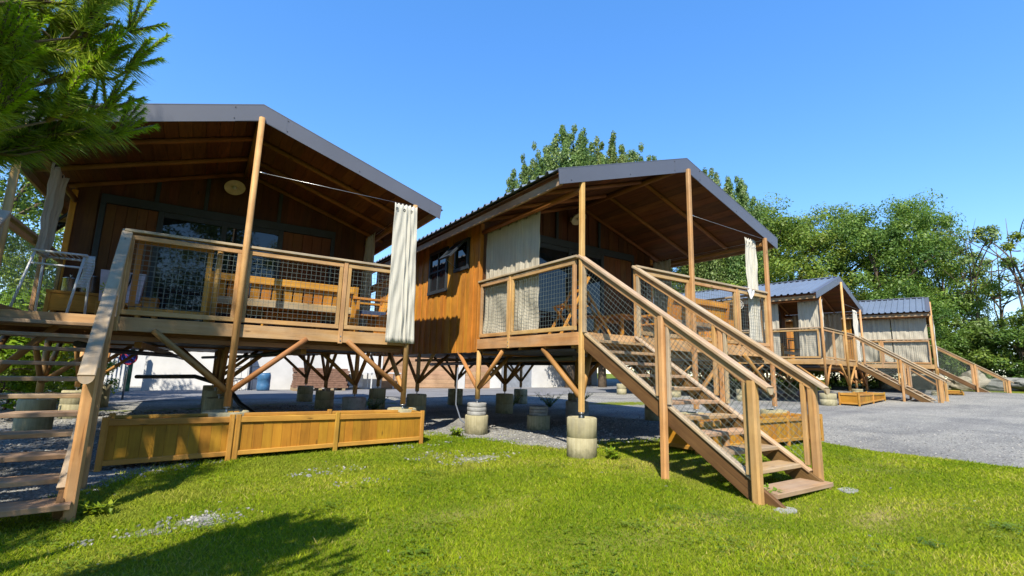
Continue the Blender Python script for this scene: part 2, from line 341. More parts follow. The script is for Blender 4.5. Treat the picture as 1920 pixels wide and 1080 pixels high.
M['asphalt'] = plain('pale_tarmac', (0.22, 0.22, 0.23), 0.95, 0, 0.2, 0.8, 0.25, 0.5, 70)

# ------------------------------------------------------------------ terrain
def gz(x, y):
    x = np.asarray(x, float); y = np.asarray(y, float)
    b = np.interp(x, [-30, -8, -4.7, -1.4, 0, 1, 5, 9, 12.5, 16, 20, 26, 60], [-.1, -.1, -.07, 0.0, -.03, 0.02, .03, .10, .20, .35, .52, .72, .9])
    w = np.clip((1.7 - y) / 1.7, 0, 1.2) * np.clip((-1.0 - x) / 3.5, 0, 1)
    hump = 0.03 * np.sin(x * 1.3 + 0.7) * np.cos(y * 1.1)
    back = np.clip((y - 6) / 8, 0, 1) * np.clip((x - 6) / 10, 0, 1) * 0.10
    return b - 0.085 * w + hump - back
def smooth(a, b, t):
    t = np.clip((t - a) / (b - a), 0, 1); return t * t * (3 - 2 * t)
def wob(x, y):
    return 0.22 * np.sin(1.9 * x + 0.8 * y) + 0.15 * np.sin(4.3 * y - 1.1 * x + 1) + 0.09 * np.sin(7.7 * x + 5.1 * y)
def lawn(x, y):
    """how grassy the ground is, 0..1"""
    x = np.asarray(x, float); y = np.asarray(y, float); w = wob(x, y)
    edge_r = np.interp(y, [-9, -3, -1.6, -0.7, 0.0, 0.6], [4.3, 4.15, 3.97, 4.35, 4.5, 4.5]) + 0.10 * w
    e = smooth(0.12, -0.12, x - edge_r)
    back = np.interp(x, [-12, -6, -5.4, -4.4, -3.2, -2.2, -1.4, -0.6, -0.1, 0.2, 0.6, 5], [-0.6, -0.6, -0.1, 1.5, 2.0, 2.1, 2.3, 2.3, 1.5, 0.60, 0.50, 0.3]) + 0.3 * w * (x < 0)
    e = e * smooth(0.75, -0.75, y - back + .9 * (wob(x * 2.1 + 3, y * 2.1)) * smooth(-3.2, -1.5, x) * smooth(1.5, .2, x))
    # worn, half gravelled patches between the planter and the piers
    patch = np.exp(-(((x + 1.0) / 0.9) ** 2 + ((y - 0.55) / 0.35) ** 2)) * 0.55 + np.exp(-(((x + 4.1) / 0.75) ** 2 + ((y + 0.45) / 0.28) ** 2)) * 0.60 + np.exp(-(((x + 2.9) / 1.6) ** 2 + ((y - 1.15 - .15 * x) / 0.40) ** 2)) * 0.34 + np.exp(-(((x + 1.0) / .8) ** 2 + ((y - 1.5) / .4) ** 2)) * .5 + np.exp(-(((x + 2.9) / 1.2) ** 2 + ((y - .1) / .22) ** 2)) * .3
    patch = patch * (0.75 + 1.2 * wob(x * 2.3, y * 2.3))
    e = e * np.clip(1 - patch, 0, 1)
    # the untended strips behind and to the left
    far = smooth(9.5, 13, y) * 0 + smooth(-6.5, -9, x) * 0.9
    strip = np.exp(-((y - 9.0) / 0.8) ** 2) * (x < 1) * 0.55 + np.exp(-((y - 6.5) / 0.9) ** 2) * np.exp(-((x - 7.5) / 2.2) ** 2) * 0.7
    vg = smooth(23, 25, x) * 0.85
    hump = np.exp(-((x + .9) / 1.2) ** 2 - ((y - 1.5) / 1.25) ** 2) * np.clip(.6 + 1.3 * wob(x * 3.1, y * 3.1), 0, 1) * 1.05 * (x < .45)
    return np.clip(np.maximum.reduce([e, far, strip, vg, hump]), 0, 1)
def lines(lo, hi, step, far):
    a = np.arange(lo, hi + 1e-6, step); g = np.cumsum(0.3 * 1.22 ** np.arange(1, 34)); g = g[g < far]
    return np.concatenate([(lo - g)[::-1], a, hi + g])
gx = lines(-8, 9, 0.09, 500); gy = lines(-5, 6, 0.09, 500)
XX, YY = np.meshgrid(gx, gy); ZZ = gz(XX, YY)
me = bpy.data.meshes.new('ground'); nx, ny = len(gx), len(gy)
idx = np.arange(nx * ny).reshape(ny, nx)
quads = np.stack([idx[:-1, :-1], idx[:-1, 1:], idx[1:, 1:], idx[1:, :-1]], -1).reshape(-1, 4)
me.from_pydata(np.stack([XX, YY, ZZ], -1).reshape(-1, 3).tolist(), [], quads.tolist())
at = me.attributes.new('lawn', 'FLOAT', 'POINT'); at.data.foreach_set('value', lawn(XX, YY).ravel().astype(np.float32))
def dryness(x, y):
    return np.clip(np.exp(-(((x - .5) / .5) ** 2 + ((y + 2.95) / .15) ** 2)) * 1.0 + np.exp(-(((x + 1.0) / .9) ** 2 + ((y + 2.4) / .2) ** 2)) * .6 + np.exp(-(((x - 2.6) / .8) ** 2 + ((y + 2.2) / .25) ** 2)) * .45 + np.exp(-(((x - .5) / .6) ** 2 + ((y + .9) / .8) ** 2)) * .55 + np.exp(-(((x + 2.4) / .7) ** 2 + ((y + 1.3) / .18) ** 2)) * .4, 0, 1)
at = me.attributes.new('dry', 'FLOAT', 'POINT'); at.data.foreach_set('value', dryness(XX, YY).ravel().astype(np.float32))
me.polygons.foreach_set('use_smooth', np.ones(len(quads), bool)); me.materials.append(M['ground'])
ground = bpy.data.objects.new('ground', me); COL.objects.link(ground); ground['kind'] = 'structure'

def in_view(x, y, z, mx=0.06):
    d = np.stack([x - CAM.x, y - CAM.y, z - CAM.z], -1); f = d @ np.array(_F); a = d @ np.array(_Rr) / np.maximum(f, .01) * .9459; b = d @ np.array(_Ur) / np.maximum(f, .01) * .9459
    return (f > 0.3) & (np.abs(a) < 1 + mx) & (np.abs(b) < .5625 + mx)
def make_grass():
    n = 1500000
    # sample by distance from the camera so that near blades are dense
    ang = RNG.uniform(-0.95, 0.95, n) + math.pi / 2 - _yaw; d = 1.9 + 9.0 * RNG.random(n) ** 1.25
    x = CAM.x + np.cos(ang) * d; y = CAM.y + np.sin(ang) * d; z = gz(x, y)
    L = lawn(x, y); br = 0.5 + 0.5 * np.sin(x * 9 + 3 * np.sin(y * 7)) * np.sin(y * 11 + 2 * np.sin(x * 6))
    keep = in_view(x, y, z) & (RNG.random(n) < np.clip((L - 0.30 + 0.25 * (br - .5)) * 1.9, 0, 1))
    keep &= RNG.random(n) < np.clip(0.25 + 0.03 * d, 0, 0.62)
    # short grass nearly gone on the dry trodden patches by the stairs
    dry = dryness(x, y) * np.clip(.55 + 1.6 * wob(x * 3.3 + 1, y * 3.3), 0, 1)
    keep &= RNG.random(n) > dry * .85
    x, y, z, d = x[keep], y[keep], z[keep], d[keep]; L = L[keep]; n = len(x)
    clump = np.sin(x * 3.1 + 2 * np.sin(y * 2.3)) * np.sin(y * 3.7 + 1.5 * np.sin(x * 2.9))
    edge = np.exp(-((L - 0.55) / 0.2) ** 2)
    h = RNG.uniform(0.010, 0.025, n) * (1 + 0.25 * clump) * (1 + 0.9 * edge * RNG.random(n)); h *= np.where(RNG.random(n) > .988, 1.9, 1)
    w = RNG.uniform(0.0018, 0.0034, n) * (0.75 + 0.16 * d)
    a = RNG.uniform(0, 2 * np.pi, n); lean = RNG.uniform(0.4, 1.6, n) * h; la = RNG.uniform(0, 2 * np.pi, n)
    dx, dy = np.cos(a) * w, np.sin(a) * w
    V = np.empty((n, 3, 3)); V[:, 0] = np.stack([x - dx, y - dy, z - .004], -1); V[:, 1] = np.stack([x + dx, y + dy, z - .004], -1)
    V[:, 2] = np.stack([x + np.cos(la) * lean, y + np.sin(la) * lean, z + h], -1)
    mot = np.sin(x * 1.7 + 1.3 * np.sin(y * 2.1)) * np.sin(y * 1.9 + 1.7 * np.sin(x * 1.3)); r = np.clip(0.45 + 0.24 * RNG.standard_normal(n) + 0.10 * clump + 0.26 * mot + 0.40 * dry[keep], 0, 1)
    o = np_mesh('grass', V.reshape(-1, 3), 3, M['grass'], r); tag(o, 'short mown bright green lawn grass', 'grass', kind='stuff')
make_grass()

def clover():
    V = []; Rn_ = []
    for _ in range(170):
        d = 2.2 + 5.5 * RNG.random(); a = RNG.uniform(-.9, .9) + math.pi / 2 - _yaw; cx, cy = CAM.x + math.cos(a) * d, CAM.y + math.sin(a) * d
        if lawn(cx, cy) < .5: continue
        n = int(RNG.integers(15, 70)); sp_ = RNG.uniform(.04, .16); tone = RNG.uniform(.05, .8)
        for i in range(n):
            x, y = cx + RNG.normal() * sp_, cy + RNG.normal() * sp_; z = float(gz(x, y)) + RNG.uniform(.012, .038); s_ = RNG.uniform(.006, .014); b = RNG.uniform(0, 6.3)
            for q in range(3):
                t = b + q * 2.1; u = np.array([math.cos(t), math.sin(t), RNG.uniform(-.1, .35)]) * s_; w = np.array([-math.sin(t), math.cos(t), 0]) * s_ * .55; p = np.array([x, y, z])
                V += [p, p + u * .7 + w, p + u * 1.25, p + u * .7 - w]; Rn_.append(tone)
    o = np_mesh('clover', np.array(V), 4, leaf_mat('clover_leaf', (.05, .12, .012), (.11, .20, .014), (.19, .26, .03), .3), np.array(Rn_)); tag(o, 'low clover and broad weeds scattered through the lawn', 'clover', kind='stuff')
clover()
def stones(n, name):
    t = (1 + 5 ** .5) / 2
    ico = np.array([(-1, t, 0), (1, t, 0), (-1, -t, 0), (1, -t, 0), (0, -1, t), (0, 1, t), (0, -1, -t), (0, 1, -t), (t, 0, -1), (t, 0, 1), (-t, 0, -1), (-t, 0, 1)]) / 1.9
    tri = np.array([(0, 11, 5), (0, 5, 1), (0, 1, 7), (0, 7, 10), (0, 10, 11), (1, 5, 9), (5, 11, 4), (11, 10, 2), (10, 7, 6), (7, 1, 8), (3, 9, 4), (3, 4, 2), (3, 2, 6), (3, 6, 8), (3, 8, 9), (4, 9, 5), (2, 4, 11), (6, 2, 10), (8, 6, 7), (9, 8, 1)])
    ang = RNG.uniform(-0.95, 0.95, n) + math.pi / 2 - _yaw; d = 2.3 + 11.0 * RNG.random(n)
    x = CAM.x + np.cos(ang) * d; y = CAM.y + np.sin(ang) * d; z = gz(x, y); L = lawn(x, y)
    keep = in_view(x, y, z) & (((L < 0.72) & (RNG.random(n) < .8)) | (RNG.random(n) < .002)) & ((y < 3.2) | (x > 4.5) | (x < -0.2))
    keep &= (x < 4) | (RNG.random(n) < .7)
    x, y, z, d = x[keep], y[keep], z[keep], d[keep]; n = len(x)
    s = np.where(x > 4, .65, 1.0) * RNG.uniform(0.006, 0.016, n) * np.where(RNG.random(n) > .97, 1.6, 1) * (0.8 + 0.05 * d); q = RNG.uniform(.6, 1.2, (n, 1, 3))
    a = RNG.uniform(0, 6.28, n); c, sn = np.cos(a)[:, None], np.sin(a)[:, None]
    v = ico[None] * q * s[:, None, None] * (1 + .18 * RNG.standard_normal((n, 12, 1)))
    vx = v[..., 0] * c - v[..., 1] * sn; vy = v[..., 0] * sn + v[..., 1] * c
    V = np.stack([vx + x[:, None], vy + y[:, None], v[..., 2] * .7 + (z + s * .25)[:, None]], -1)
    F = V[:, tri].reshape(-1, 3); r = np.repeat(RNG.random(n) ** 1.6, 20)
    m, nt, bs, N, Lk = new_mat('pebble_stone'); Lk.new(ramp(nt, rnd_attr(nt), [(0, (.11, .11, .11)), (.6, (.22, .22, .215)), (.9, (.30, .285, .26)), (1, (.42, .40, .35))]), bs.inputs['Base Color']); bs.inputs['Roughness'].default_value = .9
    o = np_mesh(name, F, 3, m, r); tag(o, 'grey and white loose pebbles lying on gravel and thin grass', 'pebbles', kind='stuff')
stones(40000, 'pebbles')

# ------------------------------------------------------------------ cabins
W, D, ZR = 4.392, 2.593, 1.0
ZRG, ZET, OS, FD = 2.915, 2.047, 0.432, 0.2
SL = (ZRG - ZET) / (W / 2 + OS); XM = 3.445; LEN = 8.6
CAB = {1: ((-5.839, 2.322, -0.035 + H), -0.023), 2: ((0, 0, H), 0.0), 3: ((12.398, 2.639, 0.119 + H), 0.134), 4: ((20.125, 2.085, 0.179 + H), 0.271)}
def cab_world(k, l):
    (px, py, pz), r = CAB[k]; c, s = math.cos(r), math.sin(r)
    return Vector((px + l[0] * c - l[1] * s, py + l[0] * s + l[1] * c, pz + l[2]))
def cab_ground(k, x, y):
    p = cab_world(k, (x, y, 0)); return float(gz(p.x, p.y)) - CAB[k][0][2]
def clip_line(poly, p, d):
    """segment of the line p + t d inside the convex polygon poly (2-D)"""
    t0, t1 = -1e9, 1e9; n = len(poly); A = sum(poly[i][0] * poly[(i + 1) % n][1] - poly[(i + 1) % n][0] * poly[i][1] for i in range(n))
    for i in range(n):
        a, b = poly[i], poly[(i + 1) % n]; ex, ey = b[0] - a[0], b[1] - a[1]; nx_, ny_ = (-ey, ex) if A > 0 else (ey, -ex)
        den = nx_ * d[0] + ny_ * d[1]; num = nx_ * (p[0] - a[0]) + ny_ * (p[1] - a[1])
        if abs(den) < 1e-9:
            if num < 0: return None
        else:
            t = -num / den
            if den > 0: t0 = max(t0, t)
            else: t1 = min(t1, t)
    return (t0, t1) if t1 - t0 > 0.02 else None
def wire_panel(name, poly, to3, parent, pitch=0.06, r=0.0021, angles=(0, 90), jit=0.0):
    mb = MB(); xs = [p[0] for p in poly]; ys = [p[1] for p in poly]; cx, cy = sum(xs) / len(xs), sum(ys) / len(ys)
    rad = max(max(xs) - min(xs), max(ys) - min(ys))
    for ai, a in enumerate(angles):
        d = (math.cos(R(a)), math.sin(R(a))); nrm = (-d[1], d[0]); k = int(rad / pitch) + 2
        for i in range(-k, k + 1):
            p = (cx + nrm[0] * i * pitch, cy + nrm[1] * i * pitch); t = clip_line(poly, p, d)
            if not t: continue
            m = max(2, int((t[1] - t[0]) / 0.25) + 1); pts = []
            for q in range(m + 1):
                tt = t[0] + (t[1] - t[0]) * q / m; off = 0.004 * math.sin(tt * 9 + i * 1.7) if jit else 0
                pts.append(Vector(to3(p[0] + d[0] * tt + nrm[0] * off, p[1] + d[1] * tt + nrm[1] * off)) )
            mb.path(pts, r, 3, rnd=0.5, caps=False)
    return mb.build(name, M['wire'], parent)

def railing(parent, pts3, posts, end_post=(True, True), mesh_pitch=0.06, n_in=(0, 0)):
    """straight level railing from a to b with intermediate posts at given parameters (metres)"""
    a, b = Vector(pts3[0]), Vector(pts3[1]); d = (b - a); Lg = d.length; d.normalize(); up = Vector((0, 0, 1))
    def at(t, z): return a + d * t + up * z
    mb = MB()
    mb.beam(at(-0.02, ZR - 0.016), at(Lg + 0.02, ZR - 0.016), 0.095, 0.032)
    rl = mb.build('railing', M['cap'], parent)
    fr = MB(); stops = [0.0] + list(posts) + [Lg]
    for i in range(len(stops) - 1):
        t0, t1 = stops[i] + 0.035, stops[i + 1] - 0.035
        fr.beam(at(t0, 0.915), at(t1, 0.915), 0.045, 0.055); fr.beam(at(t0, 0.055), at(t1, 0.055), 0.045, 0.055)
        fr.beam(at(t0 + .0225, 0.083), at(t0 + .0225, 0.887), 0.045, 0.045, d); fr.beam(at(t1 - .0225, 0.083), at(t1 - .0225, 0.887), 0.045, 0.045, d)
        wire_panel('mesh_panel', [(t0 + .03, .07), (t1 - .03, .07), (t1 - .03, .9), (t0 + .03, .9)], lambda s, z: at(s, z), rl, mesh_pitch)
    fr.build('panel_frame', M['rail'], rl)
    for t in posts:
        p = MB(); p.beam(at(t, -0.17), at(t, ZR - 0.034), 0.062, 0.058, d, 0.006); po_ = p.build('railing_post', M['post'], rl)
        for zq in (-.135, -.075):
            for sd in (-1, 1):
                q = MB(); n3 = Vector((d.y, -d.x, 0)) * sd; q.tube(at(t, zq) + n3 * .03, at(t, zq) + n3 * .038, .011, .007, 10); q.build('bolt', M['zinc'], po_)
    return rl

def plank_wall(name, a, b, z0, ztop, parent, mat, nrm, pw=0.145, mat_in=None):
    """vertical boards from a to b (2-D), ztop a function of t in metres"""
    a, b = Vector((*a, 0)), Vector((*b, 0)); d = b - a; Lg = d.length; d.normalize(); nrm = Vector((*nrm, 0)); mb = MB(); t = 0.0; i = 0
    while t < Lg - 1e-4:
        w = min(pw * random.uniform(0.9, 1.1), Lg - t); off = 0.012 if i % 2 else 0.0; off += random.uniform(-.002, .002); th = 0.022
        p0, p1 = a + d * (t + (-.006 if i % 2 else .004)), a + d * (t + w + (.006 if i % 2 else -.004)); zb = z0 - (random.uniform(0, .012))
        q0, q1 = max(t, 0), min(t + w, Lg); zt0, zt1 = ztop(q0), ztop(q1); rings = []
        o0 = nrm * off; o1 = nrm * (off + th)
        rings = [[p0 + o0 + Vector((0, 0, zb)), p1 + o0 + Vector((0, 0, zb)), p1 + o1 + Vector((0, 0, zb)), p0 + o1 + Vector((0, 0, zb))],
                 [p0 + o0 + Vector((0, 0, zt0)), p1 + o0 + Vector((0, 0, zt1)), p1 + o1 + Vector((0, 0, zt1)), p0 + o1 + Vector((0, 0, zt0))]]
        mb.ring_prism(rings, False); t += w; i += 1
    return mb.build(name, mat, parent)

def window(parent, y0, y1, z0, z1, opened=0.0, bars=True):
    """window in the left wall (plane x = -0.035, faces -x)"""
    x = -0.036; fw = 0.055; mb = MB()
    for (ya, yb, za, zb) in ((y0 - fw, y1 + fw, z1, z1 + fw), (y0 - fw - .02, y1 + fw + .02, z0 - fw - .01, z0), (y0 - fw, y0, z0, z1), (y1, y1 + fw, z0, z1)):
        mb.box((x - .035, ya, za), (x + .01, yb, zb))
    wd = mb.build('window', M['trim'], parent)
    ob = MB()
    ob.box((x - .004, y0, z0), (x + .012, y1, z1), 0)
    ob.build('pane', M['glass'], wd)
    if bars:
        s = MB(); ym, zm = (y0 + y1) / 2, (z0 + z1) / 2
        s.box((x - .026, ym - .014, z0), (x - .006, ym + .014, z1)); s.box((x - .025, y0, zm - .014), (x - .007, ym - .014, zm + .014)); s.box((x - .025, ym + .014, zm - .014), (x - .007, y1, zm + .014))
        s.build('glazing_bar', M['trim'], wd)
    if opened:
        hz = Vector((x - .045, 0, z1)); c, s_ = math.cos(opened), math.sin(opened); hgt = z1 - z0
        def at(y, l, n): return Vector((hz.x - s_ * l - c * n, y, hz.z - c * l + s_ * n))
        f = MB()
        for (ya, yb, la, lb) in ((y0, y1, 0, .05), (y0, y1, hgt - .05, hgt), (y0, y0 + .05, .05, hgt - .05), (y1 - .05, y1, .05, hgt - .05)):
            f.extrude([at(ya, la, 0), at(yb, la, 0), at(yb, lb, 0), at(ya, lb, 0)], at(0, 0, .035) - at(0, 0, 0))
        sash = f.build('sash', M['trim'], wd)
        g = MB(); g.extrude([at(y0 + .05, .05, .014), at(y1 - .05, .05, .014), at(y1 - .05, hgt - .05, .014), at(y0 + .05, hgt - .05, .014)], at(0, 0, .008) - at(0, 0, 0)); g.build('pane', M['glass'], wd)
        st = MB(); st.tube((x - .04, y1 - .03, z0 + .02), at(y1 - .03, hgt - .1, 0), .006, n=6); st.build('stay', M['zinc'], wd)
    return wd

def staircase(parent, x0, x1, k, ztop=0.0, n=11, rise=0.1355, run=0.213, both=True, stone=True):
    """flight from the deck front down towards -y"""
    mb = MB(); y_end = -0.2 - run * (n - 1) - 0.15; slope = rise / run
    def zs(y): return -0.075 + (y + 0.08) * slope
    for xs_ in (x0 + .03, x1 - .03):
        ye2 = y_end + (.02 if k != 1 else .20); a, b = Vector((xs_, -0.03, zs(-0.03) - .06)), Vector((xs_, ye2, zs(ye2) - .06))
        mb.beam(a, b, 0.045, 0.16, (0, 0, 1), 0.004)
    st = mb.build('staircase', M['string'], parent)
    for xs_, sg in ((x0 + .03, -1), (x1 - .03, 1)):
        c = MB(); a, b = Vector((xs_, -0.04, zs(-0.04) + .045)), Vector((xs_, -2.20, zs(-2.20) + .045)); c.beam(a, b, 0.075, 0.026); c.build('stringer_cap', M['cap'], st)
    for i in range(n):
        y = -0.2 - run * i; z = -0.098 - rise * i; t = MB()
        t.beam((x0 + .054, y + .10, z - .018), (x1 - .054, y + .10, z - .018), 0.225, 0.036) if i < n - 1 else t.beam((x0 + .054, y + .10, z - .02), (x1 + .03, y + .10, z - .02), 0.26, 0.04)
        t.build('tread', M['deck'], st)
        cl = MB()
        for xs_ in (x1 - .063,):
            cl.extrude([(xs_, y + .20, z - .038), (xs_, y + .02, z - .038), (xs_, y + .14, z - .125)], (.011, 0, 0))
        cl.build('cleat', M['rail'], st)
    hs = 0.668
    def zh(y): return ZR - 0.012 + y * hs
    yb, ym = -2.235, -1.285
    for xs_, inner in ((x0, 1), (x1, -1)):
        h = MB(); h.beam((xs_, 0.0, zh(0.0)), (xs_, -2.375, zh(-2.375)), 0.098, 0.034, (0, 0, 1), .006)
        end = Vector((xs_, -2.372, zh(-2.372)))
        hr = h.build('handrail', M['cap'], st)
        u = MB(); u.beam((xs_, -.05, zh(-.05) - .065), (xs_, -2.25, zh(-2.25) - .065), 0.046, 0.062); u.build('handrail_rail', M['rail'], hr)
        e = MB(); n_ = 10; pts = [(xs_ + .047 * math.cos(math.pi * q / n_), 0, -.047 * math.sin(math.pi * q / n_) * 1.15) for q in range(n_ + 1)]
        e.extrude([(p[0], -2.388, zh(-2.388) + p[2] + .012) for p in pts], (0, .016, 0)); e.build('end_board', M['cap'], hr)
        for yy, zb, w_ in ((yb, cab_ground(k, xs_, yb) - .05, .082), (ym, cab_ground(k, xs_, ym) - .05, .07)):
            p = MB(); xx = xs_ - inner * .022
            p.beam((xx, yy, zb), (xx, yy, zh(yy) - .03), w_, w_, (0, 1, 0), .02); p.build('newel_post', M['post'], st)
            q = MB(); xx2 = xs_ + inner * .0
            zlow = zs(yy) + .06
            q.beam((xs_, yy + .075, zlow + .06), (xs_, yy + .075, zh(yy + .075) - .098), .046, .042, (0, 1, 0), .004); q.build('panel_batten', M['rail'], st)
        q = MB(); q.beam((xs_, -.07, zs(-.07) + .06), (xs_, -.07, zh(-.07) - .098), .046, .046, (0, 1, 0)); q.build('panel_batten', M['cap'], st)
        q = MB(); q.beam((xs_, ym - .062, zs(ym) + .04), (xs_, ym - .062, zh(ym - .062) - .098), .04, .036, (0, 1, 0)); q.build('panel_batten', M['cap'], st)
        for (ya, yb2) in ((-.07, ym + .075), (ym - .07, yb + .075)):
            poly = [(ya, zs(ya) + .075), (ya, zh(ya) - .08), (yb2, zh(yb2) - .08), (yb2, zs(yb2) + .075)]
            wire_panel('mesh_panel', poly, lambda s, z, X=xs_: (X, s, z), st, 0.052, .0019, (38, -52), 1)
    if k == 1:           # the near flight stands slightly askew
        th = .085; st.rotation_euler = (0, 0, th); st.location = (x1 - x1 * math.cos(th), -x1 * math.sin(th), 0)
    return st

def cabin(k, label, mirror_stairs=False, stairs_x=(0.0, 1.002), detail=True, curtain_wires=True, gate=False):
    (px, py, pz), rz = CAB[k]
    root = empty('cabin', label, 'cabin', (px, py, pz), rz, 'timber cabins on stilts')
    m = W / 2
    # deck
    mb = MB(); nb = 32
    for i in range(nb):
        xa = -0.02 + (W + .04) * i / nb; mb.box((xa + .003, 0.02, -0.034), (xa + (W + .04) / nb - .003, D + .02, -0.004 - random.uniform(0, .003)))
    deck = mb.build('deck', M['deck'], root)
    f = MB(); f.box((-.03, -.045, -.157), (W + .03, 0.0, 0.0)); f.build('deck_fascia', M['rail'], deck)
    f = MB(); f.box((-.045, 0.002, -.165), (0.0, D + .05, -.002)); f.build('deck_fascia', M['rail'], deck)
    f = MB(); f.box((W, 0.002, -.165), (W + .045, D + .05, -.002)); f.build('deck_fascia', M['rail'], deck)
    for i in range(5):
        f = MB(); yy = .12 + i * .6; f.box((0.0, yy, -.20), (W, yy + .06, -.04)); f.build('floor_joist', M['brace'], deck)
    for ya, yb_ in ((.06, .13), (D - .1, D)):
        f = MB(); f.box((.05, ya, -.26), (W - .05, yb_, -.202)); f.build('floor_beam', M['brace'], deck)
    # house body
    def zroof(x): return ZRG - .055 - abs(x - m) * SL
    lw = plank_wall('wall', (0, LEN - .3), (0, D), -0.211, lambda t: ZET + .04, root, M['wall'], (-1, 0))
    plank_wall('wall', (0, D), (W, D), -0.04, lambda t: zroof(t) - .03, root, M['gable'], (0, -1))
    plank_wall('wall', (W, D), (W, LEN - .3), -0.211, lambda t: ZET + .04, root, M['wall'], (1, 0))
    plank_wall('wall', (W, LEN - .3), (0, LEN - .3), -0.211, lambda t: zroof(W - t) - .03, root, M['wall'], (0, 1))
    for xq in (-.02, W + .02):
        cr = MB(); cr.beam((xq, D - .005, -.21), (xq, D - .005, ZET), .075, .06, (0, 1, 0), .006); cr.build('corner_post', M['wall'], root)
    un = MB()
    for i in range(9):
        y0 = D + .03 + i * (LEN - .4 - D) / 9; un.box((.02, y0, -.20), (W - .02, y0 + (LEN - .4 - D) / 9 - .03, -.15), 0)
    un.box((.02, .14, -.235), (W - .02, D - .12, -.205), 0)
    und = un.build('underside', M['under'], root)
    for (xa, yy) in ((1.2, 0), (3.0, 0)):
        f = MB(); f.box((xa, .2, -.33), (xa + .07, LEN - .4, -.262)); f.build('floor_beam', M['brace'], und)
    for pts_, r_ in (([(.6, .8, -.30), (.6, 3.5, -.33), (1.4, 5.5, -.36), (1.5, 7.8, -.40)], .04), ([(2.9, 1.0, -.30), (2.6, 4.0, -.34), (1.9, 6.5, -.37)], .03)):
        f = MB(); f.path(pts_, r_, 8); f.build('drain_pipe', M['under'], und)
    if k in (1, 2):
        window(root, 3.90 if k == 2 else 4.2, 4.64 if k == 2 else 4.9, 1.05, 1.83)
        window(root, 3.04, 3.47, 1.36, 1.83, opened=0.72, bars=False)
    # front door assembly
    y = D - .04
    t = MB(); t.box((.30, y - .05, 1.91), (3.78, y, 2.05)); t.box((.30, y - .045, 0.0), (.37, y, 1.91)); t.box((3.71, y - .045, 0), (3.78, y, 1.91)); t.box((1.03, y - .046, 0), (1.11, y, 1.91)); t.box((2.80, y - .046, 0), (2.88, y, 1.91))
    t.box((1.11, y - .04, 0.0), (2.80, y, .10)); t.box((1.92, y - .044, .10), (2.0, y, 1.91)); t.box((1.11, y - .04, 1.82), (1.92, y, 1.908)); t.box((2.0, y - .04, 1.82), (2.8, y, 1.908))
    door = t.build('door', M['trim'], root)
    for xa, xb in ((1.11, 1.92), (2.0, 2.80)):
        g = MB(); g.box((xa, y - .022, .10), (xb, y - .012, 1.82), 0); g.build('pane', M['glass'], door)
    for xa, xb in ((.37, 1.03), (2.88, 3.71)):
        g = MB(); nn = 5
        for i in range(nn): g.box((xa + (xb - xa) * i / nn + .002, y - .03, .02), (xa + (xb - xa) * (i + 1) / nn - .002, y - .008, 1.90))
        g.build('shutter', M['shutter'], door)
    hd = MB(); hd.tube((2.03, y - .075, .95), (2.03, y - .075, 1.08), .009, n=8); hd.tube((2.03, y - .075, 1.0), (2.03, y - .03, 1.0), .007, n=8); hd.build('handle', M['steel'], door)
    for xb in (.95, 1.62, 2.75):
        bt = MB(); bt.box((xb, y - .02, 2.052), (xb + .06, y, zroof(xb + .035) - .06)); bt.build('batten', M['trim'], root)
    # roof
    yf, yb = -.03, LEN; OX = .045; tb = MB(); pitch = .2; th = .004
    for sgn in (-1, 1):
        xe = m + sgn * (m + OS + OX); nseg = int((yb - yf) / pitch); prof = []
        for i in range(nseg):
            y0 = yf + i * pitch; prof += [(y0 + .01, 0), (y0 + .12, 0), (y0 + .138, .036), (y0 + .182, .036)]
        prof.append((yf + nseg * pitch, 0))
        prof = [(yy, zz * (1 if yy > .1 else .2) - (.0 if yy > .1 else .01)) for yy, zz in prof]
        top = [Vector((m, yy, ZRG + .005 + zz)) for yy, zz in prof]; low = [Vector((xe, yy, ZRG + .005 - (m + OS + OX) * SL + zz)) for yy, zz in prof]
        for i in range(len(prof) - 1):
            q = [top[i], top[i + 1], low[i + 1], low[i]]
            if sgn < 0: q = q[::-1]
            dn = Vector((0, 0, -th)); tb.face(q[::-1]); tb.face([p + dn for p in q])
            tb.face([low[i], low[i + 1], low[i + 1] + dn, low[i] + dn])
    roof = tb.build('roof', M['tin'], root)
    rc = MB()
    rc.extrude([(m - .16, yf + .10, ZRG - .16 * SL + .05), (m, yf + .10, ZRG + .05), (m + .16, yf + .10, ZRG - .16 * SL + .05), (m, yf + .10, ZRG + .042)], (0, yb - yf - .10, 0)); rc.build('ridge_cap', M['fascia'], roof)
    for sgn in (-1, 1):
        fb = MB(); xe = m + sgn * (m + OS); xt = m
        # flashing profile: face plus a narrow return over the roof
        pk, lw_ = ZRG + .01, ZET + .01
        fb.extrude([(xt, yf - .032, pk), (xe, yf - .032, lw_), (xe - sgn * .02, yf - .032, lw_ - FD), (xt, yf - .032, pk - FD - .028)], (0, .012, 0))
        fb.extrude([(xt, yf - .034, pk + .012), (xe, yf - .034, lw_ + .012), (xe, yf - .034, lw_ + .001), (xt, yf - .034, pk + .001)], (0, .13, 0))
        fs = fb.build('fascia', M['fascia'], roof)
        q0, q1 = .0, .115; pt = MB()
        pt.extrude([(xt + (xe - xt) * q0, yf - .0345, pk + (lw_ - pk) * q0 - .006), (xt + (xe - xt) * q1, yf - .0345, pk + (lw_ - pk) * q1 - .006), (xt + (xe - xt) * q1, yf - .0345, pk + (lw_ - pk) * q1 - FD - .022), (xt, yf - .0345, pk - FD - .02)], (0, .0022, 0)); pt.build('seam_plate', M['fascia'], fs)
        scw = MB()
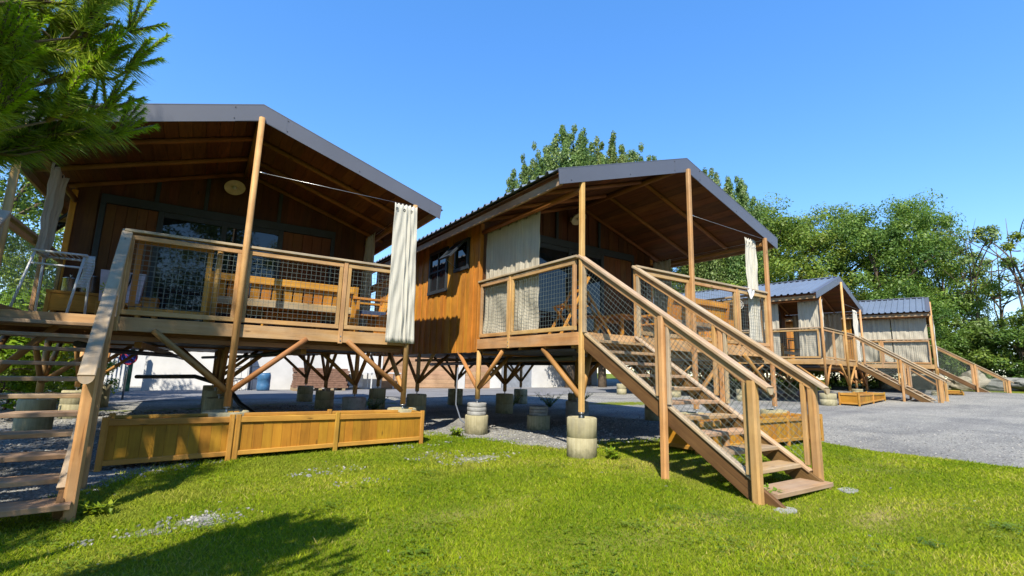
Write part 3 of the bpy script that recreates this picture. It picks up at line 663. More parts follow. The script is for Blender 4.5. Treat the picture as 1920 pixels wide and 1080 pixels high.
        for q in (0.12, .5, .92):
            xq = xt + (xe - xt) * q; zq = pk + (lw_ - pk) * q
            for dz in (.03, FD - .02) if q < .2 else (FD - .03,):
                scw.lathe((xq, yf - .036, zq - dz), [(.006, -.003), (.006, .003)], 6)
        scw.build('screw', M['screw'], fs)
        # ceiling boards along y
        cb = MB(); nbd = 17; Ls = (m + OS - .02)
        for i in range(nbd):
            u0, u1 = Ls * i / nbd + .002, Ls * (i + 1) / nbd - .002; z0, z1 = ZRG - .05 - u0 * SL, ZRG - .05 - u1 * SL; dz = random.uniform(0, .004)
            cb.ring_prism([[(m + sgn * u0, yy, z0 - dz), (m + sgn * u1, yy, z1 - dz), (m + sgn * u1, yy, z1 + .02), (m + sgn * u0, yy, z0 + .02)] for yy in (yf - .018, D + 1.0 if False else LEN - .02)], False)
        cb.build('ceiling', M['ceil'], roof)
        for yy in (.86, 1.72, 2.50):
            r = MB(); zz = ZRG - .05 - .045; r.path([(m + sgn * .02, yy, zz), (m + sgn * (m + .30), yy, zz - (m + .28) * SL)], .036, 10); r.build('rafter', M['rafter'], roof)
        gb = MB(); xg = m + sgn * (m + .366 - .02); gb.box((xg - .02, yf + .0, 1.873), (xg + .02, LEN, 1.985)); gb.build('gutter_board', M['board'], roof)
        pl = MB(); xg = m + sgn * m; pl.path([(xg, 0.0, 1.885), (xg, D, 1.885)], .04, 10); pl.build('eaves_beam', M['rafter'], roof)
    rb = MB(); rb.path([(m, yf, ZRG - .125), (m, D, ZRG - .125)], .045, 10); rb.build('ridge_beam', M['rafter'], roof)
    # posts with braces
    def brace(par, foot, head, r=.036):
        b = MB(); b.path([foot, head], [r, r * .95], 10); b.build('brace', M['brace'], par)
    def post(x, yy, top, rows, rad=.038, square=False):
        p = MB(); zb = -.985
        if square: p.beam((x, yy, zb), (x, yy, top), .068, .068, (0, 1, 0), .016)
        else: p.path([(x, yy, zb), (x, yy, (zb + top) / 2), (x, yy, top)], [rad, rad * 1.02, rad * .93], 14)
        po = p.build('post', M['post'], root)
        pin = MB(); pin.tube((x, yy, zb - .14), (x, yy, zb), .012, n=8); pin.lathe((x, yy, zb - .012), [(.033, -.006), (.033, .006)], 12); pin.build('post_pin', M['zinc'], po)
        for dx, dy in rows:
            off = .03
            brace(po, (x + (.03 if dx > 0 else -.03 if dx < 0 else 0), yy + (.03 if dy > 0 else -.03 if dy < 0 else 0), -.80), (x + dx, yy + dy, -.135 if yy < 0.1 and dx else -.20))
        return po
    sq = (k == 2)
    post(0, -.022, ZET - .04 if False else zroof(0) - .14, [(0, .8)] + ([(.55, 0)] if k != 2 else [(.5, .35)]), square=sq)
    post(m, -.075 if k != 2 else -.075, ZRG - FD + .02, [(-.82, 0), (.82, 0)], .04, square=sq)
    post(W, -.05, zroof(W) - .14, [(-.85, 0), (0, .8)], square=sq)
    for yy in (D - .04, 5.1, 7.6):
        for x in (0.0, m, W):
            rows = [(0, -.75), (0, .75)] + ([(.7, 0)] if x < .1 else [(-.7, 0)] if x > 4 else [(-.7, 0), (.7, 0)])
            post(x, yy, -.19, rows, .042)
    # railings
    x0, x1 = stairs_x
    if not mirror_stairs:
        railing(root, ((x1 + .0, -.022, 0), (W, -.022, 0)), (m - x1, XM - x1))
        nw = MB(); nw.beam((x1 + .02, -.022, -.16), (x1 + .02, -.022, ZR - .034), .06, .07, (0, 1, 0), .005); nw.build('railing_post', M['post'], root)
    else:
        railing(root, ((0, -.022, 0), (x0, -.022, 0)), (1.05, m))
        nw = MB(); nw.beam((x0 - .02, -.022, -.16), (x0 - .02, -.022, ZR - .034), .06, .07, (0, 1, 0), .005); nw.build('railing_post', M['post'], root)
    railing(root, ((-.02, .04, 0), (-.02, D - .05, 0)), (1.56,))
    railing(root, ((W + .02, .04, 0), (W + .02, D - .05, 0)), (1.56,))
    staircase(root, x0, x1, k)
    if curtain_wires:
        for (a, b) in (((m + .04, -.07, 1.985), (W, -.05, 1.975)), ((W - .03, .0, 1.955), (W - .03, D - .05, 1.955)), ((0.03, 0.0, 1.90), (0.03, D - .05, 1.90))):
            c = MB(); c.tube(a, b, .0035, n=6); c.build('curtain_cable', M['zinc'], root)
        c = MB(); c.tube((m + .035, -.073, 1.986), (m + .12, -.07, 1.985), .009, n=8); c.build('cable_tensioner', M['zinc'], root)
    if gate:
        g = MB(); ya = .10; xa, xb = 1.10, 1.86
        for (p, q) in (((xa, ya, .90), (xb, ya, .90)), ((xa, ya, .10), (xb, ya, .10))): g.beam(p, q, .035, .05)
        for xq in (xa + .025, xb - .03): g.beam((xq, ya, .13), (xq, ya, .87), .06, .035, (0, 1, 0))
        gt = g.build('gate', M['furn'], root); wire_panel('mesh_panel', [(xa + .04, .12), (xb - .05, .12), (xb - .05, .88), (xa + .04, .88)], lambda s, z: (s, ya + .01, z), gt, .06)
        pp = MB(); pp.path([(1.93, ya + .03, 0), (1.93, ya + .03, .93), (1.93, ya + .03, .945)], [.035, .035, .026], 12); pp.build('gate_post', M['post'], root)
    return root

cabin(1, 'large nearest timber cabin on stilts, its left edge cut off by the picture', gate=True, stairs_x=(0.0, 1.0))
cabin(2, 'middle timber cabin on stilts with sunlit honey side wall and long stairs reaching the lawn')
cabin(3, 'distant timber cabin on stilts with open gable between linen curtains, stairs to gravel', True, (W - 1.002, W))
cabin(4, 'farthest timber cabin on stilts with its porch side closed off by linen curtains', True, (W - 1.002, W))

# ------------------------------------------------------------------ concrete piers
def pier(x, y, ztop, r, kind, label, group):
    zb = float(gz(x, y)) - .12; t = empty('concrete_pier', label, 'pier', (x, y, zb + .12), random.uniform(0, 3), group); h = ztop - zb - .12
    if kind == 'drum':
        a = MB(); z1 = h * .5; jit = [(r, -.12), (r, z1 - .008), (r - .006, z1 - .002), (r - .006, z1 + .002), (r, z1 + .008), (r, h - .01), (r - .012, h), (r - .045, h), (r - .05, h - .03)]
        a.lathe((0, 0, 0), jit, 32); a.build('drum', M['conc'], t)
    elif kind == 'stack':
        a = MB(); a.lathe((0, 0, 0), [(r, -.12), (r * 1.01, h * .58), (r * .97, h * .6)], 28); a.build('drum', M['conc'], t)
        b = MB()
        for i in range(3):
            z0 = h * .6 + i * h * .4 / 3; rr = r * (.86 + .02 * (i % 2)); b.lathe((0, 0, 0), [(rr * .97, z0), (rr, z0 + .008), (rr, z0 + h * .4 / 3 - .012), (rr * .97, z0 + h * .4 / 3 - .004)], 8)
        b.build('stone_block', M['conc2'], t)
    else:
        a = MB(); a.lathe((0, 0, 0), [(r, -.12), (r, h - .012), (r - .012, h)], 8); a.build('drum', M['conc2'] if kind == 'octo' else M['conc'], t)
    return t
PG = 'concrete piers under the cabins'
names = {2: 'second cabin', 1: 'left cabin', 3: 'third cabin', 4: 'farthest cabin'}
lab = {
    (2, 0, 0): 'tall cream concrete pier standing in the lawn beside the stairs of the second cabin',
    (2, 1, 0): 'cream concrete pier hidden behind the stairs of the second cabin',
    (2, 2, 0): 'cream concrete pier under the right front corner of the second cabin, behind the planter',
    (2, 0, 1): 'concrete pier topped by grey stone slabs at the gravel edge between two cabins',
    (1, 1, 0): 'wide cream concrete pier behind the long planter, under the middle front post',
    (1, 2, 0): 'cream concrete pier behind the right end of the long planter',
    (1, 0, 0): 'cream concrete pier under the left front corner post, behind the cropped stairs',
    (3, 0, 0): 'cream ringed concrete pier on the gravel beside the small planter of the third cabin'}
for k in (1, 2, 3, 4):
    for iy, yy in enumerate((-.03, D - .04, 5.1, 7.6)):
        for ix, x in enumerate((0.0, W / 2, W)):
            w = cab_world(k, (x, yy, 0)); ztop = CAB[k][0][2] - 1.045
            if iy == 0: kind, r = 'drum', {(2, 0): .182, (1, 2): .205, (2, 2): .215, (2, 1): .20, (1, 1): .25}.get((k, ix), .23)
            elif (k, ix, iy) == (2, 0, 1): kind, r = 'stack', .190
            elif (k, ix, iy) in ((1, 2, 1), (2, 1, 1)): kind, r = 'octo', .22
            else: kind, r = 'drum', .205
            l = lab.get((k, ix, iy)) or 'shaded concrete pier under the %s, %s row from the front, %s' % (names[k], ('front', 'second', 'third', 'rear')[iy], ('left side', 'centre line', 'right side')[ix])
            pier(w.x, w.y, ztop, r, kind, l, PG)
pier(1.13, 2.35, .40, .2, 'stack', 'squat slab-topped pier in the shade behind the tall cream pier', PG)

# ------------------------------------------------------------------ planters
def planter(k, x0, x1, y0, y1, zt, sections, label, legs=True):
    gl = cab_ground(k, x0, y0); gr = cab_ground(k, x1, y0); w0 = cab_world(k, (x0, y0, 0))
    t = empty('planter', label, 'planter', (w0.x, w0.y, CAB[k][0][2] + gl), CAB[k][1], 'wooden planters in front of the cabins'); L = x1 - x0; Dp = y1 - y0
    dz = gr - gl; h = zt - gl
    def zb(x): return dz * x / L + .025
    for side, yy, n_ in (('front', 0.0, -1), ('back', Dp, 1)):
        p = MB(); nb = int(L / .1)
        for i in range(nb):
            xa, xb = L * i / nb + .001, L * (i + 1) / nb - .001; o = random.uniform(-.002, .002)
            p.ring_prism([[(xa, yy - .009 + o, zb(xa) + .02), (xb, yy - .009 + o, zb(xb) + .02), (xb, yy + .009 + o, zb(xb) + .02), (xa, yy + .009 + o, zb(xa) + .02)], [(xa, yy - .009 + o, h - .03), (xb, yy - .009 + o, h - .03), (xb, yy + .009 + o, h - .03), (xa, yy + .009 + o, h - .03)]], False)
        p.build('side_panel', M['plant'], t)
    for xx in (0.0, L):
        p = MB(); p.box((xx - .009, 0.01, zb(xx) + .02), (xx + .009, Dp - .01, h - .03)); p.build('end_panel', M['plant'], t)
    tr = MB()
    for i in range(len(sections) - 1):
        a, b = sections[i] - x0 + .028, sections[i + 1] - x0 - .028
        for yy, s in ((-.016, -1), (Dp + .016, 1)):
            tr.beam((a, yy, h - .032), (b, yy, h - .032), .03, .062); tr.beam((a, yy, zb(a) + .045), (b, yy, zb(b) + .045), .03, .048)
    for xx in (-.016, L + .016):
        tr.beam((xx, .03, h - .034), (xx, Dp - .03, h - .034), .03, .058); tr.beam((xx, .03, zb(max(0, min(L, xx))) + .045), (xx, Dp - .03, zb(max(0, min(L, xx))) + .045), .03, .048)
    tr.build('trim_rail', M['planttrim'], t)
    for i, s in enumerate(sections):
        for yy in (-.012, Dp + .012):
            inner = 0 < i < len(sections) - 1
            for dx in ((-.031, .031) if inner and sections[0] != s and k == 1 and i == 1 else (0,)):
                p = MB(); p.beam((s - x0 + dx, yy, zb(min(L, max(0, s - x0))) - .05), (s - x0 + dx, yy, h + .02), .056, .05, (0, 1, 0), .012); p.build('corner_post', M['planttrim'], t)
    so = MB(); n = 60; ms = 9
    for i in range(n):
        for j in range(ms):
            pass
    V = []; 
    zz = lambda i, j: h - .075 + .022 * math.sin(i * 1.7 + j * 2.3) + random.uniform(-.012, .012)
    gridz = [[zz(i, j) for j in range(ms + 1)] for i in range(n + 1)]
    for i in range(n):
        for j in range(ms):
            c = [(i, j), (i + 1, j), (i + 1, j + 1), (i, j + 1)]
            so.face([(.012 + (L - .024) * a / n, .012 + (Dp - .024) * b / ms, gridz[a][b]) for a, b in c], None, .5, False)
    so.build('soil', M['soil'], t); return t
planter(1, 1.15, 4.46, -.62, -.20, -1.055, (1.15, 2.27, 3.36, 4.46), 'long honey coloured wooden planter below the nearest porch, behind the cropped stairs')
planter(2, 1.25, 4.42, -.74, -.26, -1.075, (1.25, 2.33, 3.40, 4.42), 'wooden planter with straw mulch seen through the stair mesh of the middle cabin')
planter(3, .28, 3.35, -.75, -.27, -1.02, (.28, 1.85, 3.35), 'small orange wooden planter on gravel in front of the distant open cabin')
planter(4, .3, 1.9, -.72, -.27, -1.04, (.3, 1.1, 1.9), 'tiny wooden planter among boulders below the farthest cabin')

# ------------------------------------------------------------------ curtains
def curtain(label, top, width_dir, w, h, nrm, pleats, amp, mat='curtain', gather=1.0, k=2, spread=0.0, tie=None, crumple=0, flatu=0.0, eyelets=True, group='linen curtains on the porches'):
    """top: local start of the upper edge; hangs h down; width w along width_dir; pleats bulge along nrm"""
    (px, py, pz), rz = CAB[k]; t = empty('curtain', label, 'curtain', tuple(cab_world(k, top)), rz, group)
    wd, nv = Vector(width_dir), Vector(nrm); nu, nv_ = pleats * 10, 26; P = []; ph = random.uniform(0, 6)
    for j in range(nv_ + 1):
        v = j / nv_; row = []
        ww = w * (1 + spread * v)
        if tie: ww *= 1 - tie[1] * math.exp(-((v - tie[0]) / .16) ** 2)
        for i in range(nu + 1):
            u = i / nu; a = u * pleats * 2 * math.pi + ph
            am = amp * (.65 + .35 * math.sin(u * 11 + ph)) * (.8 + .3 * v) * (.12 + .88 * min(1, max(0, (u - flatu + .06) / .12)) if flatu else 1)
            sn = math.sin(a + .7 * math.sin(v * 2.2 + u * 6)); fl = .5 + .5 * math.sin(u * 7.3 + ph * 3)
            off = am * (.25 + .75 * fl) * (abs(sn) ** 1.6 * (1 if sn > 0 else -1) * (1 if sn > 0 else .45)) + .22 * am * math.sin(2.3 * a + 5 * v) + .006 * math.sin(v * 17 + u * 23)
            off += .007 * math.sin(v * 9 + u * 4 + ph) * math.sin(v * 23 + u * 9); zz = -h * v + (.012 * math.sin(a) if v < .06 else 0)
            if crumple and v > .72: off += crumple * (v - .72) * 3 * math.sin(u * 9 + v * 13); zz += crumple * .6 * (v - .72) * 3 * math.cos(u * 13 + 2)
            row.append(wd * (u * ww + .25 * am * math.sin(2 * a) + (w - ww) * .5 * (1 if tie else 0)) + nv * off + Vector((0, 0, zz)))
        P.append(row)
    mb = MB(); flat = w * 2.2
    for j in range(nv_):
        for i in range(nu):
            u0, u1 = flat * i / nu, flat * (i + 1) / nu; v0, v1 = h * j / nv_, h * (j + 1) / nv_
            mb.face([P[j][i], P[j + 1][i], P[j + 1][i + 1], P[j][i + 1]], [(u0, v0), (u0, v1), (u1, v1), (u1, v0)], .5, True)
    c = mb.build('cloth', M[mat], t)
    bm = c.data; 
    import bmesh
    b = bmesh.new(); b.from_mesh(bm); bmesh.ops.remove_doubles(b, verts=b.verts, dist=1e-5); b.to_mesh(bm); b.free()
    s = c.modifiers.new('thick', 'SOLIDIFY'); s.thickness = .004
    if eyelets:
        for q in range(max(1, pleats // 2)):
            p = P[1][min(nu, int((q + .3) * nu / max(1, pleats // 2)))]; e = MB(); cpt = Vector(p) + nv * .006
            rings = []
            side = wd
            for kk in range(13):
                a = 2 * math.pi * kk / 12; rings.append(cpt + side * (.017 * math.cos(a)) + Vector((0, 0, .017 * math.sin(a) + .01)))
            e.path(rings, .004, 6); e.build('eyelet', M['screw'], t)
    return t
X, Yd = (1, 0, 0), (0, 1, 0)
curtain('bright white striped curtain gathered on the right front post of the nearest cabin', (4.05, -.11, 1.945), X, .35, 2.07, (0, -1, 0), 6, .022, 'curtainw', k=1, spread=.22, flatu=.5)
curtain('shaded curtain bunched at the rear right corner of the nearest porch', (4.33, 1.75, 1.97), Yd, .62, 1.9, (-1, 0, 0), 6, .035, k=1)
curtain('leaning curtain pulled aside on the left edge of the nearest porch', (.05, .95, 1.93), Yd, .75, 1.15, (1, 0, 0), 5, .035, k=1, spread=-.3)
curtain('wide beige curtain drawn across the left porch side above and behind the railing, middle cabin', (.06, .98, 1.90), Yd, 1.55, 1.86, (-1, 0, 0), 12, .020, k=2, crumple=.05)
curtain('narrow pale curtain hanging behind the railing on the right front post of the middle cabin', (3.93, .06, 1.95), X, .34, 1.87, (0, -1, 0), 6, .028, 'curtainw', k=2, spread=.15)
curtain('dim curtain bundle at the rear right of the middle porch, half hidden by the newel', (4.34, 1.98, 1.955), Yd, .48, 1.5, (-1, 0, 0), 5, .03, k=2)
curtain('curtain half drawn beside the left front post of the distant open cabin', (.06, .05, 1.87), Yd, .60, 1.83, (-1, 0, 0), 5, .03, k=3, spread=.05)
curtain('curtain partly hidden behind the middle cabin post, far side of the porch opening, distant cabin', (.06, 1.25, 1.87), Yd, .85, 1.83, (-1, 0, 0), 6, .03, k=3)
curtain('white curtain bundle beside the left front post under the distant open gable', (.10, .05, 1.93), X, .30, 1.35, (0, -1, 0), 4, .03, 'curtainw', k=3)
curtain('grey lit curtain hanging along the inner right side of the distant open porch', (4.30, .55, 1.90), Yd, 1.7, 1.85, (-1, 0, 0), 10, .035, k=3)
curtain('sunlit curtain bundle by the right front post of the distant open cabin', (3.72, .03, 1.93), X, .55, 1.9, (0, -1, 0), 6, .035, 'curtainw', k=3)
curtain('front half of the drawn curtains closing the side of the farthest cabin', (.06, .10, 1.87), Yd, 1.12, 1.83, (-1, 0, 0), 8, .026, k=4, crumple=.05)
curtain('rear half of the drawn curtains closing the side of the farthest cabin', (.06, 1.24, 1.87), Yd, 1.25, 1.78, (-1, 0, 0), 8, .026, k=4, crumple=.09)
curtain('pale curtain column wrapped on the front corner post of the farthest cabin', (.03, -.10, 1.93), X, .34, 2.05, (0, -1, 0), 4, .03, 'curtainw', k=4)

# ------------------------------------------------------------------ lamps, furniture and small things on the porches
def wall_lamp(k, label):
    w = cab_world(k, (2.03, D - .04, 2.50)); t = empty('wall_lamp', label, 'lamp', tuple(w), CAB[k][1], 'round porch lamps')
    a = MB(); a.lathe((0, 0, 0), [(.045, .075), (.055, .05), (.09, .025), (.155, -.012), (.16, -.018), (.152, -.016), (.08, .006), (.03, .012)], 28); sh_ = a.build('lamp_shade', M['lamp'], t); sh_.location = (0, -.20, 0); sh_.rotation_euler = (-.62, 0, .15)
    b = MB(); b.path([(0, 0, .02), (0, -.09, .10), (0, -.17, .09)], .013, 8); b.lathe((0, -.01, .02), [(.045, -.04), (.045, .04)], 12); b.build('bracket', M['lamp'], t)
    g = MB(); g.lathe((0, -.205, -.012), [(.01, -.035), (.03, -.02), (.035, .005), (.02, .02)], 12); g.build('bulb', M['white'], t)
wall_lamp(1, 'round cream lamp high on the dark gable wall of the nearest cabin')
wall_lamp(2, 'round cream lamp on the gable wall of the middle cabin, right of the corner post')

def furn(name, k, x, y, label, cat, rz=0, group=None, z=0.0):
    w = cab_world(k, (x, y, z)); return empty(name, label, cat, tuple(w), CAB[k][1] + rz, group)
def garden_sofa(k, x, y, L, label, rz=0, group=None, hb=.70, ha=.47, hs=.33):
    t = furn('garden_bench', k, x, y, label, 'bench', rz, group)      # origin: front left, faces -y
    for xx in (0.035, L - .035):
        p = MB(); p.beam((xx, .03, 0), (xx, .03, ha - .02), .07, .06, (0, 1, 0)); p.build('leg', M['furn'], t)
        p = MB(); p.beam((xx, .58, 0), (xx, .70, hb + .01), .07, .06, (0, 1, 0)); p.build('leg', M['furn'], t)
        p = MB(); p.beam((xx, -.04, ha), (xx, .62, ha), .10, .04); p.build('armrest', M['furn'], t)
    p = MB(); p.beam((.07, .04, hs - .05), (L - .07, .04, hs - .05), .035, .11); p.build('apron', M['furngrey'], t)
    p = MB(); p.beam((.07, .64, hs + .02), (L - .07, .64, hs + .02), .03, .10); p.build('apron', M['furngrey'], t)
    s = MB()
    for i in range(5): s.beam((.03, .10 + i * .10, hs), (L - .03, .10 + i * .10, hs), .092, .025)
    s.build('seat', M['furn'], t)
    b = MB(); b.beam((.07, .70, hb - .05), (L - .07, .70, hb - .05), .04, .10); b.build('back_rail', M['furn'], t)
    b = MB(); nn = int(L / .14)
    for i in range(nn):
        xx = .08 + (L - .16) * (i + .5) / nn; b.beam((xx, .635, hs + .06), (xx, .675, hb - .09), .118, .022, (0, 1, 0))
    b.build('backrest', M['furn'], t); return t
garden_sofa(1, 3.77, 1.18, 1.93, 'long slatted wooden bench with its back to the wire railing of the nearest porch', math.pi, 'wooden porch benches')
def table(k, x, y, w, d, h, label, name='coffee_table', mat='furn', rz=0):
    t = furn(name, k, x, y, label, 'table', rz)
    a = MB(); n = max(3, int(d / .1))
    for i in range(n): a.beam((0, d * (i + .5) / n, h - .015), (w, d * (i + .5) / n, h - .015), d / n - .006, .03)
    a.build('tabletop', M[mat], t)
    for xx in (.06, w - .06):
        for yy in (.05, d - .05):
            p = MB(); p.beam((xx, yy, 0), (xx, yy, h - .03), .06, .05, (0, 1, 0)); p.build('leg', M[mat], t)
    for yy in (.05, d - .05):
        p = MB(); p.beam((.09, yy, h - .06), (w - .09, yy, h - .06), .025, .06); p.build('apron', M[mat], t)
    return t
table(1, 2.56, 1.05, .85, .45, .30, 'low wooden coffee table glimpsed below the slatted bench of the nearest porch')
def armchair(k, x, y, rz, label, group='wooden armchairs'):
    t = furn('armchair', k, x, y, label, 'armchair', rz, group)       # faces -y locally
    for xx in (.03, .57):
        p = MB(); p.beam((xx, .04, 0), (xx, .04, .52), .07, .045, (0, 1, 0)); p.build('leg', M['furn'], t)
        p = MB(); p.beam((xx, .55, 0), (xx, .55, .55), .09, .045, (0, 1, 0)); p.build('leg', M['furn'], t)
        p = MB(); p.beam((xx, -.04, .54), (xx, .66, .54), .09, .035); p.build('armrest', M['furn'], t)
        p = MB(); p.extrude([(xx - .012, .30, .02), (xx - .012, .58, .02), (xx - .012, .58, .36), (xx - .012, .36, .30)], (.024, 0, 0)); p.build('side_panel', M['furn'], t)
    s = MB(); 
    for i in range(4): s.beam((.05, .08 + i * .12, .30), (.55, .08 + i * .12, .30), .11, .025)
    s.build('seat', M['furn'], t)
    c = MB(); c.box((.06, .05, .315), (.54, .50, .375), .02); c.build('cushion', M['cushion'], t)
    b = MB()
    for i in range(4): b.beam((.10 + i * .133, .50, .32), (.10 + i * .133, .72, .88), .12, .024, (0, 1, 0))
    b.build('backrest', M['furn'], t); return t
armchair(1, 3.74, 1.05, -math.pi / 2, 'wooden armchair with navy cushion beside the white front curtain')
garden_sofa(2, 3.92, 1.12, 1.62, 'wooden bench with its back to the front railing of the middle porch', math.pi, 'wooden porch benches', .79)
def folding_chair(k, x, y, rz, label):
    t = furn('folding_chair', k, x, y, label, 'chair', rz, 'wooden folding chairs')
    for xx in (0, .42):
        p = MB(); p.beam((xx, .42, 0), (xx, -.02 + .06, .80), .035, .03, (0, 1, 0)); p.build('leg', M['furn'], t) if False else None
        p = MB(); p.beam((xx, -.05, 0), (xx, .40, .86), .038, .028, (1, 0, 0)); p.build('back_frame', M['furn'], t)
        q = MB(); xo = xx + (.03 if xx == 0 else -.03); q.beam((xo, .42, 0), (xo, .02, .44), .036, .026, (1, 0, 0)); q.build('leg', M['furn'], t)
    s = MB()
    for i in range(5): s.beam((.03, .03 + i * .085, .44), (.39, .03 + i * .085, .44), .07, .018)
    s.build('seat', M['furn'], t)
    b = MB(); b.beam((0, .385, .82), (.42, .385, .82), .02, .09, (0, .5, 1)); b.beam((0, .33, .68), (.42, .33, .68), .02, .06, (0, .5, 1)); b.build('backrest', M['furn'], t)
    r = MB(); r.beam((.02, .0, .08), (.40, .0, .08), .03, .025); r.beam((.03, .36, .06), (.39, .36, .06), .03, .025); r.build('stretcher', M['furn'], t); return t
folding_chair(2, .28, 1.30, math.pi * .42 - math.pi, 'orange wooden folding chair beside the beige curtain of the middle cabin').location = cab_world(2, (.32, 1.0, 0))
folding_chair(2, 1.75, 1.2, .95, 'orange wooden folding chair seen through the stair mesh of the middle cabin')
table(2, 2.05, 1.25, .75, .75, .52, 'square wooden porch table between the folding chair and the bench', 'porch_table')
garden_sofa(3, 1.15, 1.55, 1.9, 'slatted wooden bench between the curtains of the distant open cabin', 0, 'wooden porch benches')
# sideboard and things on it
sb = furn('sideboard', 1, -.02, 2.02, 'low orange sideboard against the back wall at the left of the nearest porch', 'sideboard')
a = MB(); a.box((0, 0, .41), (1.25, .42, .45)); a.build('tabletop', M['furn'], sb)
for xx in (.03, 1.22):
    for yy in (.03, .39):
        a = MB(); a.beam((xx, yy, 0), (xx, yy, .41), .05, .05, (0, 1, 0)); a.build('leg', M['furn'], sb)
a = MB(); a.box((.055, .012, .17), (1.195, .03, .405)); a.build('drawer_front', M['furn'], sb)
for q, (xx, rr, hh) in enumerate(((.18, .085, .19), (.40, .12, .24))):
    t = furn('cooking_pot', 1, xx, 2.2, ('small steel cooking pot on the orange sideboard', 'larger steel cooking pot with lid on the orange sideboard')[q], 'pot', 0, 'steel pots', .45)
    a = MB(); a.lathe((0, 0, 0), [(rr * .96, 0), (rr, .01), (rr, hh), (rr + .006, hh + .004)], 20); a.build('pot_body', M['steel'], t)
    a = MB(); a.lathe((0, 0, hh), [(rr + .004, .005), (rr * .6, .022), (.012, .03), (.012, .045), (.02, .05), (.018, .062)], 20); a.build('lid', M['steel'], t)
t = furn('tote_bag', 1, .80, 1.80, 'pale lilac tote bag with black handles beside the sideboard', 'bag', 0, None, 0)
a = MB(); a.extrude([(-.22, 0, .32), (.22, 0, .32), (.26, 0, .76), (-.25, 0, .77)], (0, .14, 0)); a.build('bag_body', M['bag'], t)
a = MB(); a.path([(-.10, -.006, .74), (-.09, -.012, .62), (-.05, -.014, .50), (0, -.014, .47), (.05, -.014, .50), (.09, -.012, .62), (.10, -.006, .74)], .011, 6); a.build('handle', M['black'], t)
a = MB()
for q in range(9):
    an = q * .7; a.extrude([(-.17 + .01, -.004, .52), (-.17 + .07 * math.cos(an), -.004, .52 + .09 * math.sin(an)), (-.17 + .055 * math.cos(an + .3), -.004, .52 + .075 * math.sin(an + .3))], (0, .003, 0))
a.build('print', M['lime'], t)
st_ = furn('side_stool', 1, .56, 1.72, 'small wooden stool under the lilac tote bag', 'stool'); a = MB(); a.box((0, 0, .285), (.5, .3, .32)); a.build('seat', M['furn'], st_)
for xx in (.03, .47):
    for yy in (.03, .27):
        a = MB(); a.beam((xx, yy, 0), (xx, yy, .285), .04, .04, (0, 1, 0)); a.build('leg', M['furn'], st_)
# drying rack
dr = furn('drying_rack', 1, -.0, .95, 'white metal drying rack standing open at the top of the cropped stairs', 'drying rack')
a = MB()
for p, q in (((.02, 0, .80), (.52, 0, .80)), ((.02, .45, .80), (.52, .45, .80)), ((.02, 0, .80), (.02, .45, .80)), ((.52, 0, .80), (.52, .45, .80))): a.tube(p, q, .014, n=8)
a.build('top_frame', M['white'], dr)
a = MB()
for i in range(1, 9): a.tube((.02 + i * .055, 0, .80), (.02 + i * .055, .45, .80), .005, n=6)
a.build('rod', M['white'], dr)
for p, q in (((.04, .02, .79), (-.06, -.1, 0)), ((.50, .02, .79), (.44, -.1, 0)), ((.04, .43, .79), (.04, .5, 0)), ((.50, .43, .79), (.52, .5, 0))):
    a = MB(); a.tube(p, q, .014, n=8); a.build('leg', M['white'], dr)
a = MB(); a.tube((.02, .0, .64), (.52, 0, .64), .012, n=8); a.build('crossbar', M['white'], dr)
def towel(k, x, y, z, w, h, label, rz=0, point=False):
    t = furn('towel', k, x, y, label, 'towel', rz, None, z); mb = MB(); n = 10; mrows = 12; P = []
    for j in range(mrows + 1):
        v = j / mrows; row = []
        for i in range(n + 1):
            u = i / n; ww = w * (1 - (.85 * max(0, v - .2) / .8 if point else .1 * v)); yy = -.052 - .006 * v + .010 * math.sin(u * 9 + v * 3); zz = .012 - h * v
            if v < .12: yy = .05 - .102 * v / .12; zz = .012
            row.append(((u - .5) * ww + .02 * math.sin(v * 4), yy, zz))
        P.append(row)
    for j in range(mrows):
        for i in range(n): mb.face([P[j][i], P[j + 1][i], P[j + 1][i + 1], P[j][i + 1]], None, .5, True)
    o = mb.build('cloth', M['white'], t); s = o.modifiers.new('thick', 'SOLIDIFY'); s.thickness = .006; return t
towel(2, 3.80, -.022, ZR, .20, .20, 'white towel draped over the front rail beside the pale curtain', 0, True)
towel(1, .53, 1.05, .80, .11, .42, 'grey cloth hanging from the right end of the drying rack', 0)
fan = furn('clip_fan', 2, 4.02, .30, 'small round white fan behind the front rail near the white towel', 'fan', -.3, None, 0)
a = MB(); a.lathe((0, 0, 0), [(.07, 0), (.07, .02), (.012, .04), (.010, .70), (.010, .72)], 12); a.build('stand', M['white'], fan)
a = MB()
for q in range(3):
    a.path([(.075 * (1 - .3 * q) * math.cos(2 * math.pi * i / 20), -.04 + .02 * q, .77 + .075 * (1 - .3 * q) * math.sin(2 * math.pi * i / 20)) for i in range(21)], .005, 6)
for q in range(12): a.tube((.02 * math.cos(q * .52), -.045, .77 + .02 * math.sin(q * .52)), (.075 * math.cos(q * .52), -.04, .77 + .075 * math.sin(q * .52)), .003, n=4)
a.build('cage', M['white'], fan)
a = MB(); a.tube((0, -.03, .77), (0, .05, .77), .034, n=14); a.build('motor', M['white'], fan)
